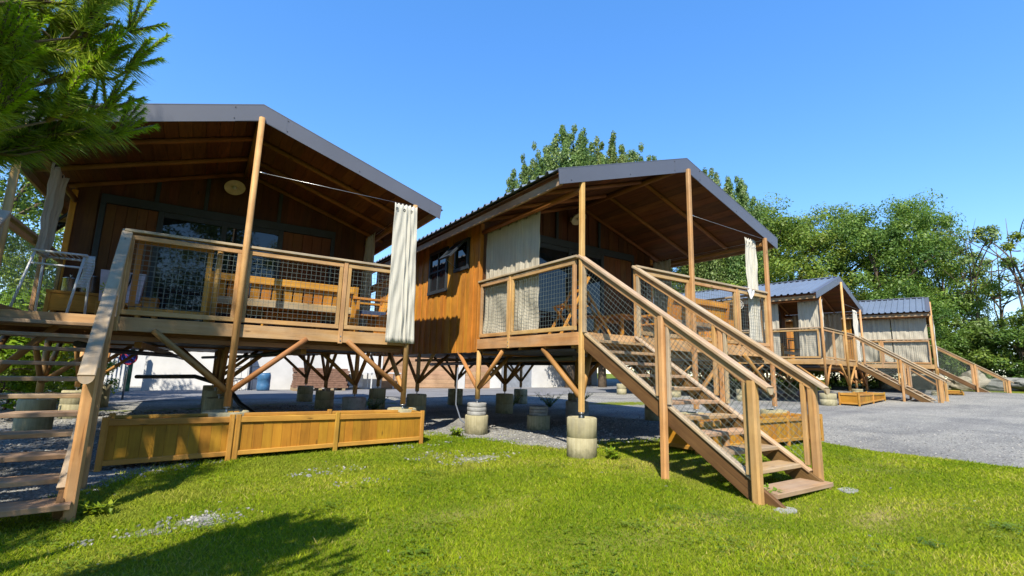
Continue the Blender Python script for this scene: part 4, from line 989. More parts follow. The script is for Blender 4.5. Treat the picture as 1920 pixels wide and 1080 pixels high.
# hoses
hz = MB(); hz.path([(-.18, 2.95, 1.02), (-.19, 2.95, .7), (-.20, 2.93, .4), (-.14, 2.85, .15), (-.02, 2.70, .04), (.2, 2.6, .01)], .013, 8)
tag(hz.build('hose', M['hose']), 'grey garden hose hanging from the honey wall between the first two cabins', 'hose')
hz = MB(); hz.path([(-5.0, 9.5, 0.62), (-3.9, 8.0, .68), (-3.35, 6.9, .52), (-3.15, 6.2, .22), (-2.9, 5.6, .05), (-2.2, 5.2, .06), (-1.9, 5.0, .12), (-1.75, 4.8, .03)], .045, 8)
tag(hz.build('drain_hose', M['black']), 'thick black drain hose sagging in the shade under the nearest cabin', 'hose')
# paving slabs beneath the stair feet
for i, (x, y, l) in enumerate(((-.02, -2.46, 'flat stone slab under the left stair foot on the lawn'), (1.06, -2.47, 'small stone slab under the right stair foot on the lawn'))):
    a = MB(); z = float(gz(x, y)); n = 9; poly = [(x + (.13 + .03 * math.sin(q * 3)) * math.cos(2 * math.pi * q / n), y + (.09 + .02 * math.cos(q * 5)) * math.sin(2 * math.pi * q / n), z - .04) for q in range(n)]
    a.extrude(poly, (0, 0, .048)); tag(a.build('stone_slab', M['conc2']), l, 'slab')

# ------------------------------------------------------------------ trees
def leaf_cloud(centres, radii, per, size, flat=0.75, up=0.55, rng=None):
    """kite shaped leaf faces spread through clumps; returns V, rnd"""
    rng = rng or RNG; n = len(centres) * per; c = np.repeat(np.asarray(centres), per, 0); r = np.repeat(np.asarray(radii), per)
    d = rng.standard_normal((n, 3)); d /= np.linalg.norm(d, axis=1)[:, None]; rad = rng.random(n) ** .45
    p = c + d * (r * rad)[:, None] * np.array([1, 1, flat])
    nrm = d * .9 + rng.standard_normal((n, 3)) * .45 + np.array([0, 0, up]); nrm /= np.linalg.norm(nrm, axis=1)[:, None]
    t = np.cross(nrm, rng.standard_normal((n, 3))); t /= np.linalg.norm(t, axis=1)[:, None]; b = np.cross(nrm, t)
    s = (size * rng.uniform(.6, 1.3, n))[:, None]
    V = np.stack([p - t * s, p + b * s * .48 + t * s * .1, p + t * s * 1.05, p - b * s * .48 + t * s * .1], 1)
    clump = np.repeat(rng.random(len(centres)), per)
    return V.reshape(-1, 3), np.clip(.5 * clump + .5 * rng.random(n), 0, 1)
def limb_path(a, b, sag, n=5):
    a, b = np.array(a), np.array(b); pts = []
    for i in range(n + 1):
        t = i / n; p = a + (b - a) * t; p = p + np.array([math.sin(t * 5 + a[0]) * .12, math.cos(t * 4 + b[1]) * .12, sag * math.sin(math.pi * t)]); pts.append(tuple(p))
    return pts
def tree_proto(kind, hgt, wid, seed):
    rng = np.random.default_rng(seed); tr = MB(); C, Rr_ = [], []
    if kind == 'broad':
        nclump = 130
        for i in range(nclump):
            a = rng.uniform(0, 2 * np.pi); q = rng.random(); zz = .16 + .84 * q
            env = wid * (math.sin(math.pi * min(1, (zz * .92 + .04))) ** .55) * (1 - .25 * zz); rr = env * (rng.random() ** .4)
            C.append((math.cos(a) * rr, math.sin(a) * rr, hgt * zz - .2 * rng.random())); Rr_.append(rng.uniform(.40, 1.05) * wid / 4.2)
        per, size = 280, .078
        top = hgt * .8
    elif kind == 'poplar':
        for i in range(44):
            a = rng.uniform(0, 2 * np.pi); rr = wid * rng.random() ** .62; h1 = hgt * (1 - .24 * (rr / wid) ** 1.5 + rng.uniform(-.07, .03)); b = hgt * .18
            m_ = 20
            for j in range(m_):
                t = j / (m_ - 1); C.append((math.cos(a) * rr * (.45 + .55 * t) + rng.normal() * .12, math.sin(a) * rr * (.45 + .55 * t) + rng.normal() * .12, b + (h1 - b) * t)); Rr_.append(max(.19, (.80 - .62 * t ** 2.2) * wid / 2.6))
        per, size = 150, .070; top = hgt * .7
    elif kind == 'ivy':
        for i in range(26):
            t = rng.random() ** 1.6; a = rng.uniform(0, 2 * np.pi); rr = wid * (1.25 - .9 * t) * rng.random() ** .6 * (.6 if t < .5 else 1)
            C.append((math.cos(a) * rr, math.sin(a) * rr, hgt * (.02 + .72 * t))); Rr_.append(rng.uniform(.3, .6))
        for i in range(9):
            a = rng.uniform(0, 2 * np.pi); C.append((math.cos(a) * wid * 1.1, math.sin(a) * wid * 1.1, hgt * rng.uniform(.62, .95))); Rr_.append(rng.uniform(.3, .55))
        per, size = 170, .075; top = hgt * .98
    else:  # shrub
        for i in range(46):
            a = rng.uniform(0, 2 * np.pi); zz = rng.random() ** .8; rr = wid * math.sqrt(max(.05, 1 - zz ** 2)) * rng.random() ** .4
            C.append((math.cos(a) * rr, math.sin(a) * rr, hgt * (.06 + .85 * zz))); Rr_.append(rng.uniform(.3, .55) * wid / 1.8)
        per, size = 200, .07; top = hgt * .6
    V, rn = leaf_cloud(C, Rr_, per, size, flat=1.5 if kind == 'poplar' else .75, rng=rng)
    tw = {'shrub': .05, 'ivy': .012 * hgt}.get(kind, .022 * hgt)
    tr.path(limb_path((0, 0, -.4), (rng.normal() * .25, rng.normal() * .25, top), 0, 7), [tw * (1 - .93 * i / 7) for i in range(8)], 9)
    nl = {'ivy': 12, 'poplar': 0}.get(kind, 14)
    for i in range(nl):
        c = C[rng.integers(len(C))]; z0 = max(.15 * hgt, min(c[2] * .75, top * .85)) * rng.uniform(.7, 1)
        tr.path(limb_path((0, 0, z0), c, .25, 5), [tw * .5 * (1 - .75 * q / 5) for q in range(6)], 6)
    if kind == 'ivy':       # bare dead limbs in the sky
        for i in range(10):
            a = rng.uniform(0, 2 * np.pi); z0 = hgt * rng.uniform(.5, .85); L = rng.uniform(1.2, 3.0); e = (math.cos(a) * L, math.sin(a) * L, z0 + L * rng.uniform(.3, .9)); pts = limb_path((0, 0, z0), e, -.2, 5)
            tr.path(pts, [.035, .028, .022, .017, .012, .006], 5)
            for q in (2, 3, 4):
                b = np.array(pts[q]); e2 = b + rng.normal(size=3) * .5 + np.array([0, 0, .35]); tr.path([tuple(b), tuple((b + e2) / 2 + rng.normal(size=3) * .06), tuple(e2)], [.011, .008, .004], 4)
    return V, rn, tr
PROTO = {}
def tree(kind, variant, x, y, hgt_scale, label, cat, name, mat, rz, group=None, sxy=1.0):
    key = (kind, variant, mat)
    dims = {'broad': (9.6, 4.3), 'poplar': (12.0, 2.4), 'ivy': (8.2, 1.1), 'shrub': (3.0, 1.8)}[kind]
    if key not in PROTO:
        V, rn, tr = tree_proto(kind, dims[0], dims[1], 11 + variant * 17 + len(kind))
        t = empty(name, label, cat, (0, 0, 0), 0, group); np_mesh('crown', V, 4, M[mat], rn, t); tr.build('trunk', M['bark'], t); PROTO[key] = t; o = t
    else:
        o = PROTO[key].copy(); COL.objects.link(o)
        for ch in list(PROTO[key].children):
            c = ch.copy(); COL.objects.link(c); c.parent = o
    tag(o, label, cat, group); o.location = (x, y, float(gz(x, y))); o.rotation_euler = (0, 0, rz); o.scale = (hgt_scale * sxy, hgt_scale * sxy, hgt_scale); return o
def polar(px, dist):
    """direction of an image column (at horizon) as a bearing from the camera, at a distance"""
    a = _yaw + math.atan((px - 960) / 908.2); return CAM.x + math.sin(a) * dist, CAM.y + math.cos(a) * dist
PGp = 'poplars behind the middle cabin'; TG = 'broadleaf trees behind the cabins'
for i, (px, d, s, sx, l) in enumerate(((1072, 27, 1.27, .80, 'tallest poplar, its pale plumes rising above the ridge of the middle cabin'), (1135, 28, 1.24, .80, 'poplar just right of the tallest one, behind the gable of the middle cabin'),
        (1005, 29, 1.24, .70, 'poplar at the left end of the row above the middle cabin roof'), (1335, 31, 1.12, .80, 'poplar tips rising just right of the gable peak of the middle cabin'), (1200, 30, 1.24, .75, 'poplar fourth from the left, showing its tips over the gable'), (925, 33, .95, .5, 'slim poplar tip poking over the left roof slope of the middle cabin'), (1392, 31, 1.03, .80, 'shorter poplar at the right end of the row, above the sloping right eave'))):
    x, y = polar(px, d); tree('poplar', i % 2, x, y, s, l, 'tree', 'poplar_tree', 'leafP', i * 1.3, PGp, sx)
for i, (px, d, s, sx, mat, l) in enumerate((
        (1425, 33, 1.16, 1.0, 'leafA', 'bright round tree behind the right eave of the middle cabin'),
        (1330, 32, .96, 1.1, 'leafA', 'tree filling the gap under the right roof edge of the middle cabin'),
        (1250, 34, .85, 1.1, 'leafD', 'dark tree glimpsed through the porch of the middle cabin'),
        (1495, 35, 1.08, 1.0, 'leafA', 'broad tree above the roof ridge of the distant open cabin'),
        (1580, 37, 1.17, .95, 'leafA', 'tall tree above the gable of the distant open cabin'),
        (1655, 35, 1.07, .95, 'leafD', 'dark dense tree between the two distant roofs'),
        (1735, 36, 1.14, .72, 'leafA', 'highest broad tree above the roof of the farthest cabin'),
        (1782, 36, .90, .55, 'leafA', 'tree with a drooping right shoulder at the end of the wood'),
        (1700, 32.5, .55, 1.2, 'leafD', 'low dark tree standing close behind the farthest cabin'))):
    x, y = polar(px, d); tree('broad', i % 3, x, y, s, l, 'tree', 'broadleaf_tree', mat, i * 2.1, TG, sx)
for i, (px, d, s, l) in enumerate(((1838, 35, 1.06, 'ivy covered half dead tree with bare grey limbs against the sky'), (1890, 36, .98, 'second ivy clad tree with broken bare branches at the right edge'), (1935, 34, 1.06, 'leafy ivy tree cut off by the right picture edge'))):
    x, y = polar(px, d); tree('ivy', i % 2, x, y, s, l, 'tree', 'ivy_tree', 'leafA' if i else 'leafP', i * 1.7, 'ivy covered trees', 1.0)
for i, (px, d, s, sx, mat, l) in enumerate((
        (1790, 33, .95, 1.0, 'leafD', 'dark shrub behind the stair rail of the farthest cabin'), (1850, 33.5, 1.12, 1.0, 'leafD', 'large dark shrub above the grey boulders'), (1905, 33, 1.0, 1.1, 'leafD', 'dark shrub at the right edge above the boulders'),
        (1730, 34, .95, 1.2, 'leafD', 'shrub seen behind the corner post of the farthest cabin'), (1400, 26, .75, 1.5, 'leafD', 'shaded shrub behind the stilts of the distant open cabin'), (1470, 27, .7, 1.5, 'leafD', 'shaded shrub beneath the floor of the distant open cabin'), (1330, 24, .7, 1.5, 'leafA', 'shrub visible through the stairs of the middle cabin'), (1240, 25, .6, 1.4, 'leafY', 'yellow green shrub seen between the stair treads of the middle cabin'), (1560, 31, .8, 1.5, 'leafD', 'dark shrub between the stilts of the two distant cabins'), (1640, 30, .7, 1.4, 'leafD', 'dark shrub under the floor of the farthest cabin'),
        (30, 14.5, .72, 1.1, 'leafY', 'sunny yellow green shrub behind the cropped stair treads'), (-60, 13, .9, 1.0, 'leafY', 'sunny shrub at the left picture edge under the deck'), (105, 16.5, .42, 1.1, 'leafY', 'low bright shrub left of the no parking sign'), (160, 19.0, .5, 1.2, 'leafY', 'bright shrub in front of the green gate'))):
    x, y = polar(px, d); tree('shrub', i % 2, x, y, s, l, 'shrub', 'shrub', mat, i * 1.9, 'shrubs around the cabins', sx)
x, y = polar(-70, 17); tree('broad', 0, x, y, .72, 'leafy tree behind the left post of the nearest cabin', 'tree', 'broadleaf_tree', 'leafA', 1.0, TG)
x, y = polar(60, 21); tree('broad', 1, x, y, .5, 'small leafy tree behind the left railing of the nearest cabin', 'tree', 'broadleaf_tree', 'leafA', 2.0, TG)
for i, (x, y, s, l) in enumerate(((2.5, -27, 1.3, 'tree across the lawn mirrored in the glass door of the middle cabin'), (-9, -24, 1.8, 'tree across the lawn mirrored in the glass door of the nearest cabin'), (11, -22, .95, 'tree across the gravel mirrored in the right door pane of the middle cabin'))):
    tree('broad', i, x, y, s, l, 'tree', 'broadleaf_tree', 'leafA', i, TG)

p2x, p2y = -8.7, 1.2
tree('broad', 1, -8.5, -2.1, 1.05, 'slender leafy tree beside the lawn, outside the picture, shading the cropped handrail', 'tree', 'broadleaf_tree', 'leafA', 2.6, TG, .35)
tree('broad', 2, p2x, p2y, .92, 'leafy tree beyond the left picture edge whose shade dapples the cropped stairs', 'tree', 'broadleaf_tree', 'leafA', .6, TG, .55)
# weeds in the shade and by the piers
def weed(x, y, n, h, label, mat='leafD'):
    rng = np.random.default_rng(int(abs(x * 100 + y * 10))); V = []; st = MB(); z = float(gz(x, y))
    for i in range(n):
        a = rng.uniform(0, 6.28); L = h * rng.uniform(.5, 1); e = np.array([math.cos(a) * L * .85, math.sin(a) * L * .85, L * .8]); base = rng.normal(size=3) * .012 * np.array([1, 1, 0])
        st.path([tuple(base), tuple(base + e * .5 + [0, 0, .03]), tuple(base + e)], [.004, .003, .002], 4)
        for q in range(16):
            t = .2 + .8 * q / 15; p = base + e * t; d = rng.normal(size=3); d[2] *= .4; d /= np.linalg.norm(d); s = .03 * rng.uniform(.6, 1.3); b = np.cross(d, [0, 0, 1.]); b /= np.linalg.norm(b) + 1e-6
            V += [p, p + d * s + b * s * .4, p + d * s * 2.1, p + d * s - b * s * .4]
    t = empty('weed', label, 'weed', (x, y, z), 0, 'weeds growing under the cabins'); np_mesh('leaves', np.array(V), 4, M[mat], None, t); st.build('stem', M['leafD'], t)
for x, y, n, h, l in ((3.3, 6.5, 34, .45, 'tall weeds in the shade behind the second cabin, left of the front pier post'), (4.4, 6.2, 36, .55, 'tall weeds under the middle of the second cabin floor'), (5.9, 6.6, 30, .5, 'tall weeds right of the front pier, in the light behind the cabin'), (-.3, 6.9, 24, .4, 'weeds between the rear stilts of the first two cabins'), (-.9, 6.2, 16, .4, 'thin weed seen left of the corner pier of the nearest cabin')):
    weed(x, y, n, h, l)
for x, y, n, h, l in ((-.55, 2.2, 22, .16, 'low bright weeds on the gravel hump between the first two cabins'), (-4.52, .14, 10, .10, 'small leafy weed growing against the cropped stair post'), (.2, -.33, 12, .15, 'dry weeds at the foot of the tall cream pier'), (.14, -2.2, 22, .13, 'lush weeds beside the left stair foot of the middle cabin')):
    weed(x, y, n, h, l, 'leafY')
# boulders
def boulder(x, y, r, label, mat, sq=(1, 1, .75)):
    rng = np.random.default_rng(int(x * 31 + y * 17)); import bmesh
    b = bmesh.new(); bmesh.ops.create_icosphere(b, subdivisions=4, radius=1)
    rng_f = rng.uniform(0, 6, 2)
    cut = [(v / np.linalg.norm(v), rng.uniform(.62, .88)) for v in rng.normal(size=(9, 3))]
    for v in b.verts:
        p = np.array(v.co)
        for n_, dd in cut:
            e = p @ n_ - dd
            if e > 0: p = p - n_ * e * .9
        f1, f2 = rng_f; p = p * (1 + .07 * math.sin(p[0] * 4.1 + f1) * math.cos(p[1] * 3.7 + f2) + .045 * math.sin(p[2] * 9 + p[0] * 7 + f2) + .02 * math.sin(p[1] * 19 + p[2] * 15)) + rng.normal(size=3) * .006; v.co = Vector(p * r * np.array(sq))
    me = bpy.data.meshes.new('boulder'); b.to_mesh(me); b.free(); me.materials.append(M[mat]); o = bpy.data.objects.new('boulder', me); COL.objects.link(o)
    o.location = (x, y, float(gz(x, y)) + r * .28); o.rotation_euler = (0, 0, rng.uniform(0, 6)); tag(o, label, 'boulder', 'boulders along the slope')
for px, d, r, mat, sq, l in ((1885, 31, .86, 'rockgrey', (1.4, 1, .55), 'long grey boulder at the right edge of the gravel'), (1928, 30.5, .72, 'rockgrey', (1, 1, .7), 'grey boulder cut off by the right picture edge'), (1824, 31.2, .74, 'rock', (.9, 1, .9), 'pointed pale boulder behind the end of the farthest stair rail'), (1795, 31, .62, 'rock', (1.1, 1, .75), 'pale boulder right of the tiny planter'), (1735, 30.2, .74, 'rock', (.9, .9, 1.0), 'tall pale boulder under the front of the farthest cabin'), (1708, 30.6, .66, 'rock', (.9, .9, 1.0), 'pale boulder left of the tall one under the farthest cabin'), (1660, 29.5, .55, 'rock', (1, 1, .8), 'shaded boulder between the stilts of the farthest cabin')):
    x, y = polar(px, d); boulder(x, y, r, l, mat, sq)

# ------------------------------------------------------------------ service yard behind the cabins
M['render'] = plain('white_render', (0.72, 0.71, 0.69), .9, 0, .2, 1.5, .12); M['slat'] = wood('reddish_cladding', (.52, .34, .20), (.40, .24, .13), .8, .25, knots=False)
M['doorgrey'] = plain('grey_garage_door', (.32, .35, .40), .6); M['green'] = plain('green_steel', (.02, .10, .06), .5); M['blue'] = plain('blue_plastic', (.05, .16, .32), .5); M['red'] = plain('sign_red', (.50, .03, .05), .5); M['signblue'] = plain('sign_blue', (.04, .06, .42), .5); M['tile'] = plain('clay_tile', (.28, .16, .11), .9, 0, .2, 8, .4)
bx, by = -1.8, 17.2; brz = 0.0
def bp(px, d=None):   # where an image column meets the facade line y = 17.2 + 0.13 (x + 1.8)
    a = _yaw + math.atan((px - 960) / 908.2); t = (17.2 - .0 * 1.8 - CAM.y) / math.cos(a); return CAM.x + math.sin(a) * t
bld = empty('service_building', 'long low white building with reddish board panels behind the cabins', 'building', (bp(420), 17.2, float(gz(0, 17.2))), 0)
x_a = bp(420)
segs = [(420, 455, 'render'), (455, 485, 'doorgrey'), (485, 725, 'render'), (725, 866, 'slat'), (866, 878, 'render'), (878, 925, 'slat'), (925, 945, 'render'), (945, 1003, 'doorgrey'), (1003, 1082, 'render'), (1082, 1112, 'slat'), (1112, 1122, 'render')]
for i, (p0, p1, mt) in enumerate(segs):
    a = MB(); xa, xb = bp(p0) - x_a, bp(p1) - x_a; dy = {'render': 0, 'slat': .05, 'doorgrey': .12}[mt]
    if mt == 'slat':
        for q in range(12): a.box((xa, dy, .1 + q * .2), (xb, dy + .05, .293 + q * .2))
        a.box((xa, dy + .012, -.2), (xb, dy + .2, .098), 0); a.build('cladding', M['slat'], bld)
    else:
        a.box((xa, dy, -.3), (xb, dy + .25, 2.5), 0); a.build('wall' if mt == 'render' else 'garage_door', M[mt], bld)
a = MB(); a.extrude([(-.2, -.3, 2.5), (-.2, 5.2, 2.5), (-.2, 5.2, 2.62), (-.2, 2.45, 3.3), (-.2, -.3, 2.62)], (bp(1122) - x_a + .4, 0, 0)); a.build('roof', M['tile'], bld)
a = MB(); a.box((0, .26, -.3), (bp(1122) - x_a, 5, 2.49), 0); a.build('core', M['render'], bld)
# white side wall with gate at the left
xw0, xw1 = bp(285), bp(345)
wl_ = empty('garden_wall', 'low white rendered wall right of the green gate', 'wall', (xw0, 17.6, float(gz(xw0, 17.6))), -.25)
a = MB(); a.box((0, 0, -.3), (3.4, .22, 1.5), .01); a.build('wall_body', M['render'], wl_)
a = MB(); a.box((-.02, -.03, 1.503), (3.42, .25, 1.58), .01); a.build('coping', M['tile'], wl_)
g = empty('yard_gate', 'pale barred yard gate between dark green posts', 'gate', (bp(170), 17.0, float(gz(bp(170), 17))), 0)
xg = bp(262) - bp(170)
for xx in (0, xg):
    a = MB(); a.beam((xx, 0, -.2), (xx, 0, 1.9), .12, .12, (0, 1, 0)); a.build('gate_post', M['green'], g)
a = MB()
for q in range(int(xg / .11)): a.box((.08 + q * .11, -.015, .12), (.08 + q * .11 + .045, .015, 1.15), 0)
a.build('bars', M['render'], g)
a = MB(); a.box((.07, -.025, 1.151), (xg - .07, .025, 1.21)); a.box((.07, -.025, .06), (xg - .07, .025, .119)); a.box((.07, -.02, .12), (.11, .02, 1.15)); a.box((xg - .11, -.02, .12), (xg - .07, .02, 1.15)); a.build('frame', M['render'], g)
p2 = empty('white_house', 'white rendered house wall beyond the barred gate', 'building', (bp(120), 21.0, -.1), 0)
a = MB(); a.box((-1, 0, -.3), (6.5, 3, 1.95), .01); a.build('wall', M['render'], p2)
a = MB(); a.extrude([(-1.2, -.3, 1.95), (-1.2, 3.3, 1.95), (-1.2, 3.3, 2.05), (-1.2, 1.5, 2.5), (-1.2, -.3, 2.05)], (8, 0, 0)); a.build('roof', M['tile'], p2)
# no parking sign: blue disc, red ring and bar
xs_, ys_ = polar(255, 17.0); sg = empty('road_sign', 'round blue no parking sign with red rim on a post behind the nearest cabin', 'sign', (xs_, ys_, float(gz(xs_, ys_))), -.1)
def disc(r0, r1, z, y0, y1, n=28, half=None):
    b = MB()
    for q in range(n):
        a0, a1 = 2 * math.pi * q / n, 2 * math.pi * (q + 1) / n
        pts = [(r1 * math.cos(a0), y0, z + r1 * math.sin(a0)), (r1 * math.cos(a1), y0, z + r1 * math.sin(a1))]
        pts += [(r0 * math.cos(a1), y0, z + r0 * math.sin(a1)), (r0 * math.cos(a0), y0, z + r0 * math.sin(a0))] if r0 else [(0, y0, z)]
        b.extrude(pts, (0, y1 - y0, 0))
    return b
zsg = 1.14
disc(0, .165, zsg, -.030, -.012).build('sign_face', M['signblue'], sg); disc(.165, .205, zsg, -.034, -.010).build('sign_rim', M['red'], sg)
a = MB(); a.beam((-.095, -.036, zsg + .095), (.095, -.036, zsg - .095), .028, .008, (0, 1, 0), 0); a.build('sign_bar', M['red'], sg)
a = MB(); a.tube((0, 0, -.2), (0, 0, zsg + .2), .025, n=10); a.build('post', M['zinc'], sg)
# yard clutter: white table, stacked tiles, blue barrel, air conditioner, propane cage
xx, yy = bp(640), 16.3; t = empty('white_table', 'white outdoor table in front of the service building', 'table', (xx, yy, float(gz(xx, yy))), 0)
a = MB(); a.box((0, 0, .68), (2.6, .7, .73)); a.build('tabletop', M['white'], t)
for q in (.1, 1.3, 2.5):
    for r_ in (.06, .64):
        a = MB(); a.beam((q, r_, 0), (q, r_, .68), .05, .05, (0, 1, 0)); a.build('leg', M['white'], t)
for q, (px, l) in enumerate(((630, 'left white air conditioner unit by the white table'), (655, 'right white air conditioner unit by the white table'))):
    xx = bp(px); t = empty('air_conditioner', l, 'air conditioner', (xx, 16.9, float(gz(xx, 16.9))), 0, 'air conditioner units')
    a = MB(); a.box((0, 0, .05), (.75, .28, .62), .015); a.build('casing', M['white'], t); a = disc(.02, .22, .33, -.012, -.001, 18); o = a.build('fan_grille', M['doorgrey'], t); o.location = (.30, 0, 0)
t = empty('tile_stack', 'stack of reddish roof tiles on pallets under the nearest cabin, far side', 'tile stack', (bp(552), 15.6, float(gz(bp(552), 15.6))), 0)
for q in range(9):
    a = MB(); a.box((random.uniform(0, .06), 0, .14 + q * .085), (2.0 + random.uniform(-.1, .05), .8, .218 + q * .085)); a.build('tile_row', M['tile'], t)
a = MB()
for q in range(5): a.box((q * .45, 0, 0), (q * .45 + .12, .8, .13))
a.build('pallet', M['furngrey'], t)
t = empty('water_barrel', 'blue plastic barrel with a pale lid beside the tile stack', 'barrel', (bp(500), 15.8, float(gz(bp(500), 15.8))), 0)
a = MB(); a.lathe((0, 0, 0), [(.27, .0), (.30, .1), (.31, .3), (.30, .32), (.30, .58), (.31, .6), (.30, .82), (.26, .92)], 20); a.build('drum', M['blue'], t); t.scale = (.75, .75, .72)
a = MB(); a.lathe((0, 0, .92), [(.27, .0), (.27, .03), (.05, .045), (.045, .06)], 20); a.build('lid', M['white'], t)
t = empty('wire_cage', 'dark wire cage standing by the grey wall behind the nearest cabin', 'cage', (bp(440), 16.2, float(gz(bp(440), 16.2))), 0)
a = MB()
for z_ in (0, .45, .9):
    for p, q in (((0, 0), (1, 0)), ((1, 0), (1, .6)), ((1, .6), (0, .6)), ((0, .6), (0, 0))): a.tube((*p, z_), (*q, z_), .012, n=5)
for q in range(6):
    a.tube((q * .2, 0, 0), (q * .2, 0, .9), .008, n=5)
a.build('frame', M['trim'], t)
# tarmac lane
a = MB(); n = 60
for i in range(n):
    for j in range(6):
        xs4 = [-25 + 55 * (i + q) / n for q in (0, 1, 1, 0)]; ys4 = [11.2 + 5.6 * (j + q) / 6 for q in (0, 0, 1, 1)]
        a.face([(x_, y_, float(gz(x_, y_)) + .012) for x_, y_ in zip(xs4, ys4)], None, .5, True)
tag(a.build('lane', M['asphalt']), kind='structure')

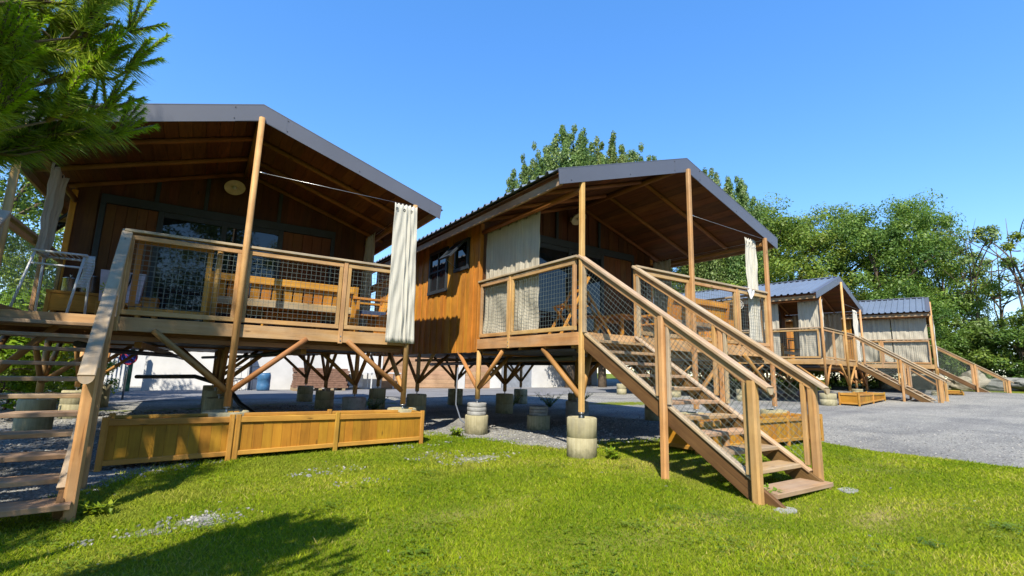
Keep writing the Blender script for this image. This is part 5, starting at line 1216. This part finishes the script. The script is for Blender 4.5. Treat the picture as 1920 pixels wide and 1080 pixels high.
# ------------------------------------------------------------------ pine at the left, overhanging the view
def pine():
    rng = np.random.default_rng(5); base = np.array([-6.25, -2.35, -.10]); Vn, Rn, Vc, Rc = [], [], [], []
    root = empty('pine_tree', 'long needled pine with bright shoots overhanging the top left corner', 'tree', tuple(base))
    tk = MB(); tk.path([(0, 0, -.2), (.04, .02, 1.2), (-.02, .03, 2.4), (.01, 0, 2.75), (0, 0, 3.0)], [.10, .085, .05, .02, .008], 12); tk.build('trunk', M['bark'], root)
    br = MB()
    def needles(a, b, n, ln, wid, tgt, tr, spread=.75, hue=0):
        a, b = np.array(a), np.array(b); d = b - a; L = np.linalg.norm(d); d = d / L
        t = rng.random(n); p = a + d * (t * L)[:, None]; q = rng.standard_normal((n, 3)); q -= (q @ d)[:, None] * d; q /= np.linalg.norm(q, axis=1)[:, None]
        dr = d * rng.uniform(.45, 1.0, n)[:, None] + q * spread; dr /= np.linalg.norm(dr, axis=1)[:, None]; dr[:, 2] -= .10; l = ln * rng.uniform(.65, 1.1, n)
        s = np.cross(dr, rng.standard_normal((n, 3))); s /= np.linalg.norm(s, axis=1)[:, None]
        tgt.append(np.stack([p - s * wid, p + s * wid, p + dr * l[:, None] + np.array([0, 0, -.012])], 1)); tr.append(np.clip(.45 + hue + .25 * rng.standard_normal(n), 0, 1))
    def candle(p, d, L):
        e = np.array(p) + np.array(d) * L; br.path([tuple(p), tuple(e)], [.006, .003], 5); needles(p, e, 260, .030, .0024, Vc, Rc, .42)
    def twig(p, d, L, dens=1.0, shoots=0.15, depth=0, hue=0):
        d = np.array(d) / np.linalg.norm(d); e = np.array(p) + d * L; mid = (np.array(p) + e) / 2 + rng.normal(size=3) * .02
        br.path([tuple(p), tuple(mid), tuple(e)], [.0075, .006, .004], 5); needles(np.array(p) + (e - p) * .15, e, int(330 * dens * L / .25), .085, .0017, Vn, Rn, .85, hue)
        if rng.random() < shoots:
            up = d * .35 + np.array([.15, -.05, .95])
            for q in range(rng.integers(2, 5) if shoots < .7 else rng.integers(4, 7)):
                v = up + rng.normal(size=3) * .28; v /= np.linalg.norm(v); candle(e - d * .02, v, rng.uniform(.10, .19))
        return e
    def branch(pts, r0, ntw, tl, dens=1.0, shoots=.3, hue=0):
        pts = [np.array(p) for p in pts]; br.path([tuple(p) for p in pts], [r0 * (1 - .75 * i / (len(pts) - 1)) for i in range(len(pts))], 7)
        seg = len(pts) - 1
        for i in range(ntw):
            t = (.22 + .78 * (i + rng.random()) / ntw) * seg; k_ = min(seg - 1, int(t)); p = pts[k_] + (pts[k_ + 1] - pts[k_]) * (t - k_); d = pts[k_ + 1] - pts[k_]; d = d / np.linalg.norm(d)
            side = rng.normal(size=3); side -= d * (side @ d); side /= np.linalg.norm(side); side[2] = abs(side[2]) * .6 - .12
            v = d * .8 + side * .75; e = twig(p, v, tl * rng.uniform(.6, 1.1), dens, shoots, hue=hue)
            if rng.random() < .55: twig(p + (e - p) * .5, v + rng.normal(size=3) * .5, tl * .6, dens, shoots, hue=hue)
        d = pts[-1] - pts[-2]; twig(pts[-1], d, tl * .8, dens, 1.0, hue=hue)
    # limbs that reach into the picture (tip positions relative to the trunk foot), found by sighting the real spread of the crown
    tips = [(1.95,-0.28,2.2),(1.9,-0.29,2.32),(1.96,-0.22,2.09),(1.91,-0.16,1.94),(1.92,-0.04,1.93),(1.82,-0.2,2.25),(1.74,-0.15,2.33),(1.65,-0.07,2.37),(1.59,-0.16,2.29),(1.79,-0.2,2.12),(1.86,-0.2,2.04),(1.67,0.09,2.3),(1.64,-0.19,2.16),(1.5,-0.04,2.26),(1.65,-0.04,2.09),(1.51,0.11,2.18),(1.76,-0.09,2.0),(1.84,-0.03,1.87),(1.68,0.12,1.98),(1.63,-0.1,1.95),(1.5,0.07,2.0),(1.73,0.23,1.99),(1.66,0.06,1.83),(1.58,-0.06,1.81),(1.58,0.16,1.78),(1.52,0.06,1.72),(1.73,-0.02,1.81),(1.52,-0.17,2.06),(1.53,-0.24,2.2)]
    for i, e in enumerate(tips):
        e = np.array(e) * np.array([1, 1, 1]) + np.array([-.24, .05, -.03]); z0 = e[2] - rng.uniform(.35, .75); kn = np.array([e[0] * .5, e[1] * .5 + rng.normal() * .06, z0 + (e[2] - z0) * .35])
        branch(((0, 0, z0), tuple(kn), tuple((kn + e) / 2 + np.array([0, 0, -.03])), tuple(e)), .014, 9, .19, 1.05, .75 if i < 9 or i in (11, 13, 28) else .2, (.22, .2, .18, .2, .05, .1, .0, .1, -.05, .2, .15, .0, -.15, -.1, -.1, -.1, -.1, -.15, -.2, -.15, -.15, -.1, -.15, -.15, -.1, -.1, -.1, -.1, 0)[i])
    for e in ((1.55, -.95, 2.1), (1.62, -.80, 2.25), (1.45, -1.05, 2.0), (1.40, -.72, 2.35), (1.28, -.95, 1.9), (1.50, -.60, 2.45), (1.25, -1.25, 2.05), (1.1, -.6, 2.2)):
        e = np.array(e) + np.array([-.16, .02, 0]); z0 = e[2] - .6; branch(((0, 0, z0), tuple(e * [.5, .5, 0] + np.array([0, 0, z0 + .15])), tuple(e)), .014, 9, .20, .9, .8, .05)
    for i in range(46):
        z0 = .7 + 1.35 * (i / 46); a = i * 2.4 + rng.normal() * .3; L = (1.65 - .35 * max(0, z0 - 1.0)) * rng.uniform(.75, 1.05); rise = rng.uniform(.05, .28)
        tip = np.array([math.cos(a) * L, math.sin(a) * L, z0 + L * rise]); wp = base + tip; f = (wp - np.array(CAM)) @ np.array(_F)
        if f > .05 and ((wp - np.array(CAM)) @ np.array(_Rr)) / f * 908 + 960 > -330: continue       # no limbs over the stairs and lawn
        branch(((0, 0, z0), tuple(np.array([tip[0] * .55, tip[1] * .55, z0 + L * rise * .4])), tuple(tip)), .018, 9, .28, .45, .2)
    br.build('branches', M['bark'], root)
    np_mesh('needles', np.concatenate(Vn).reshape(-1, 3), 3, M['needle'], np.concatenate(Rn), root)
    np_mesh('young_shoots', np.concatenate(Vc).reshape(-1, 3), 3, M['candle'], np.concatenate(Rc), root)
pine()
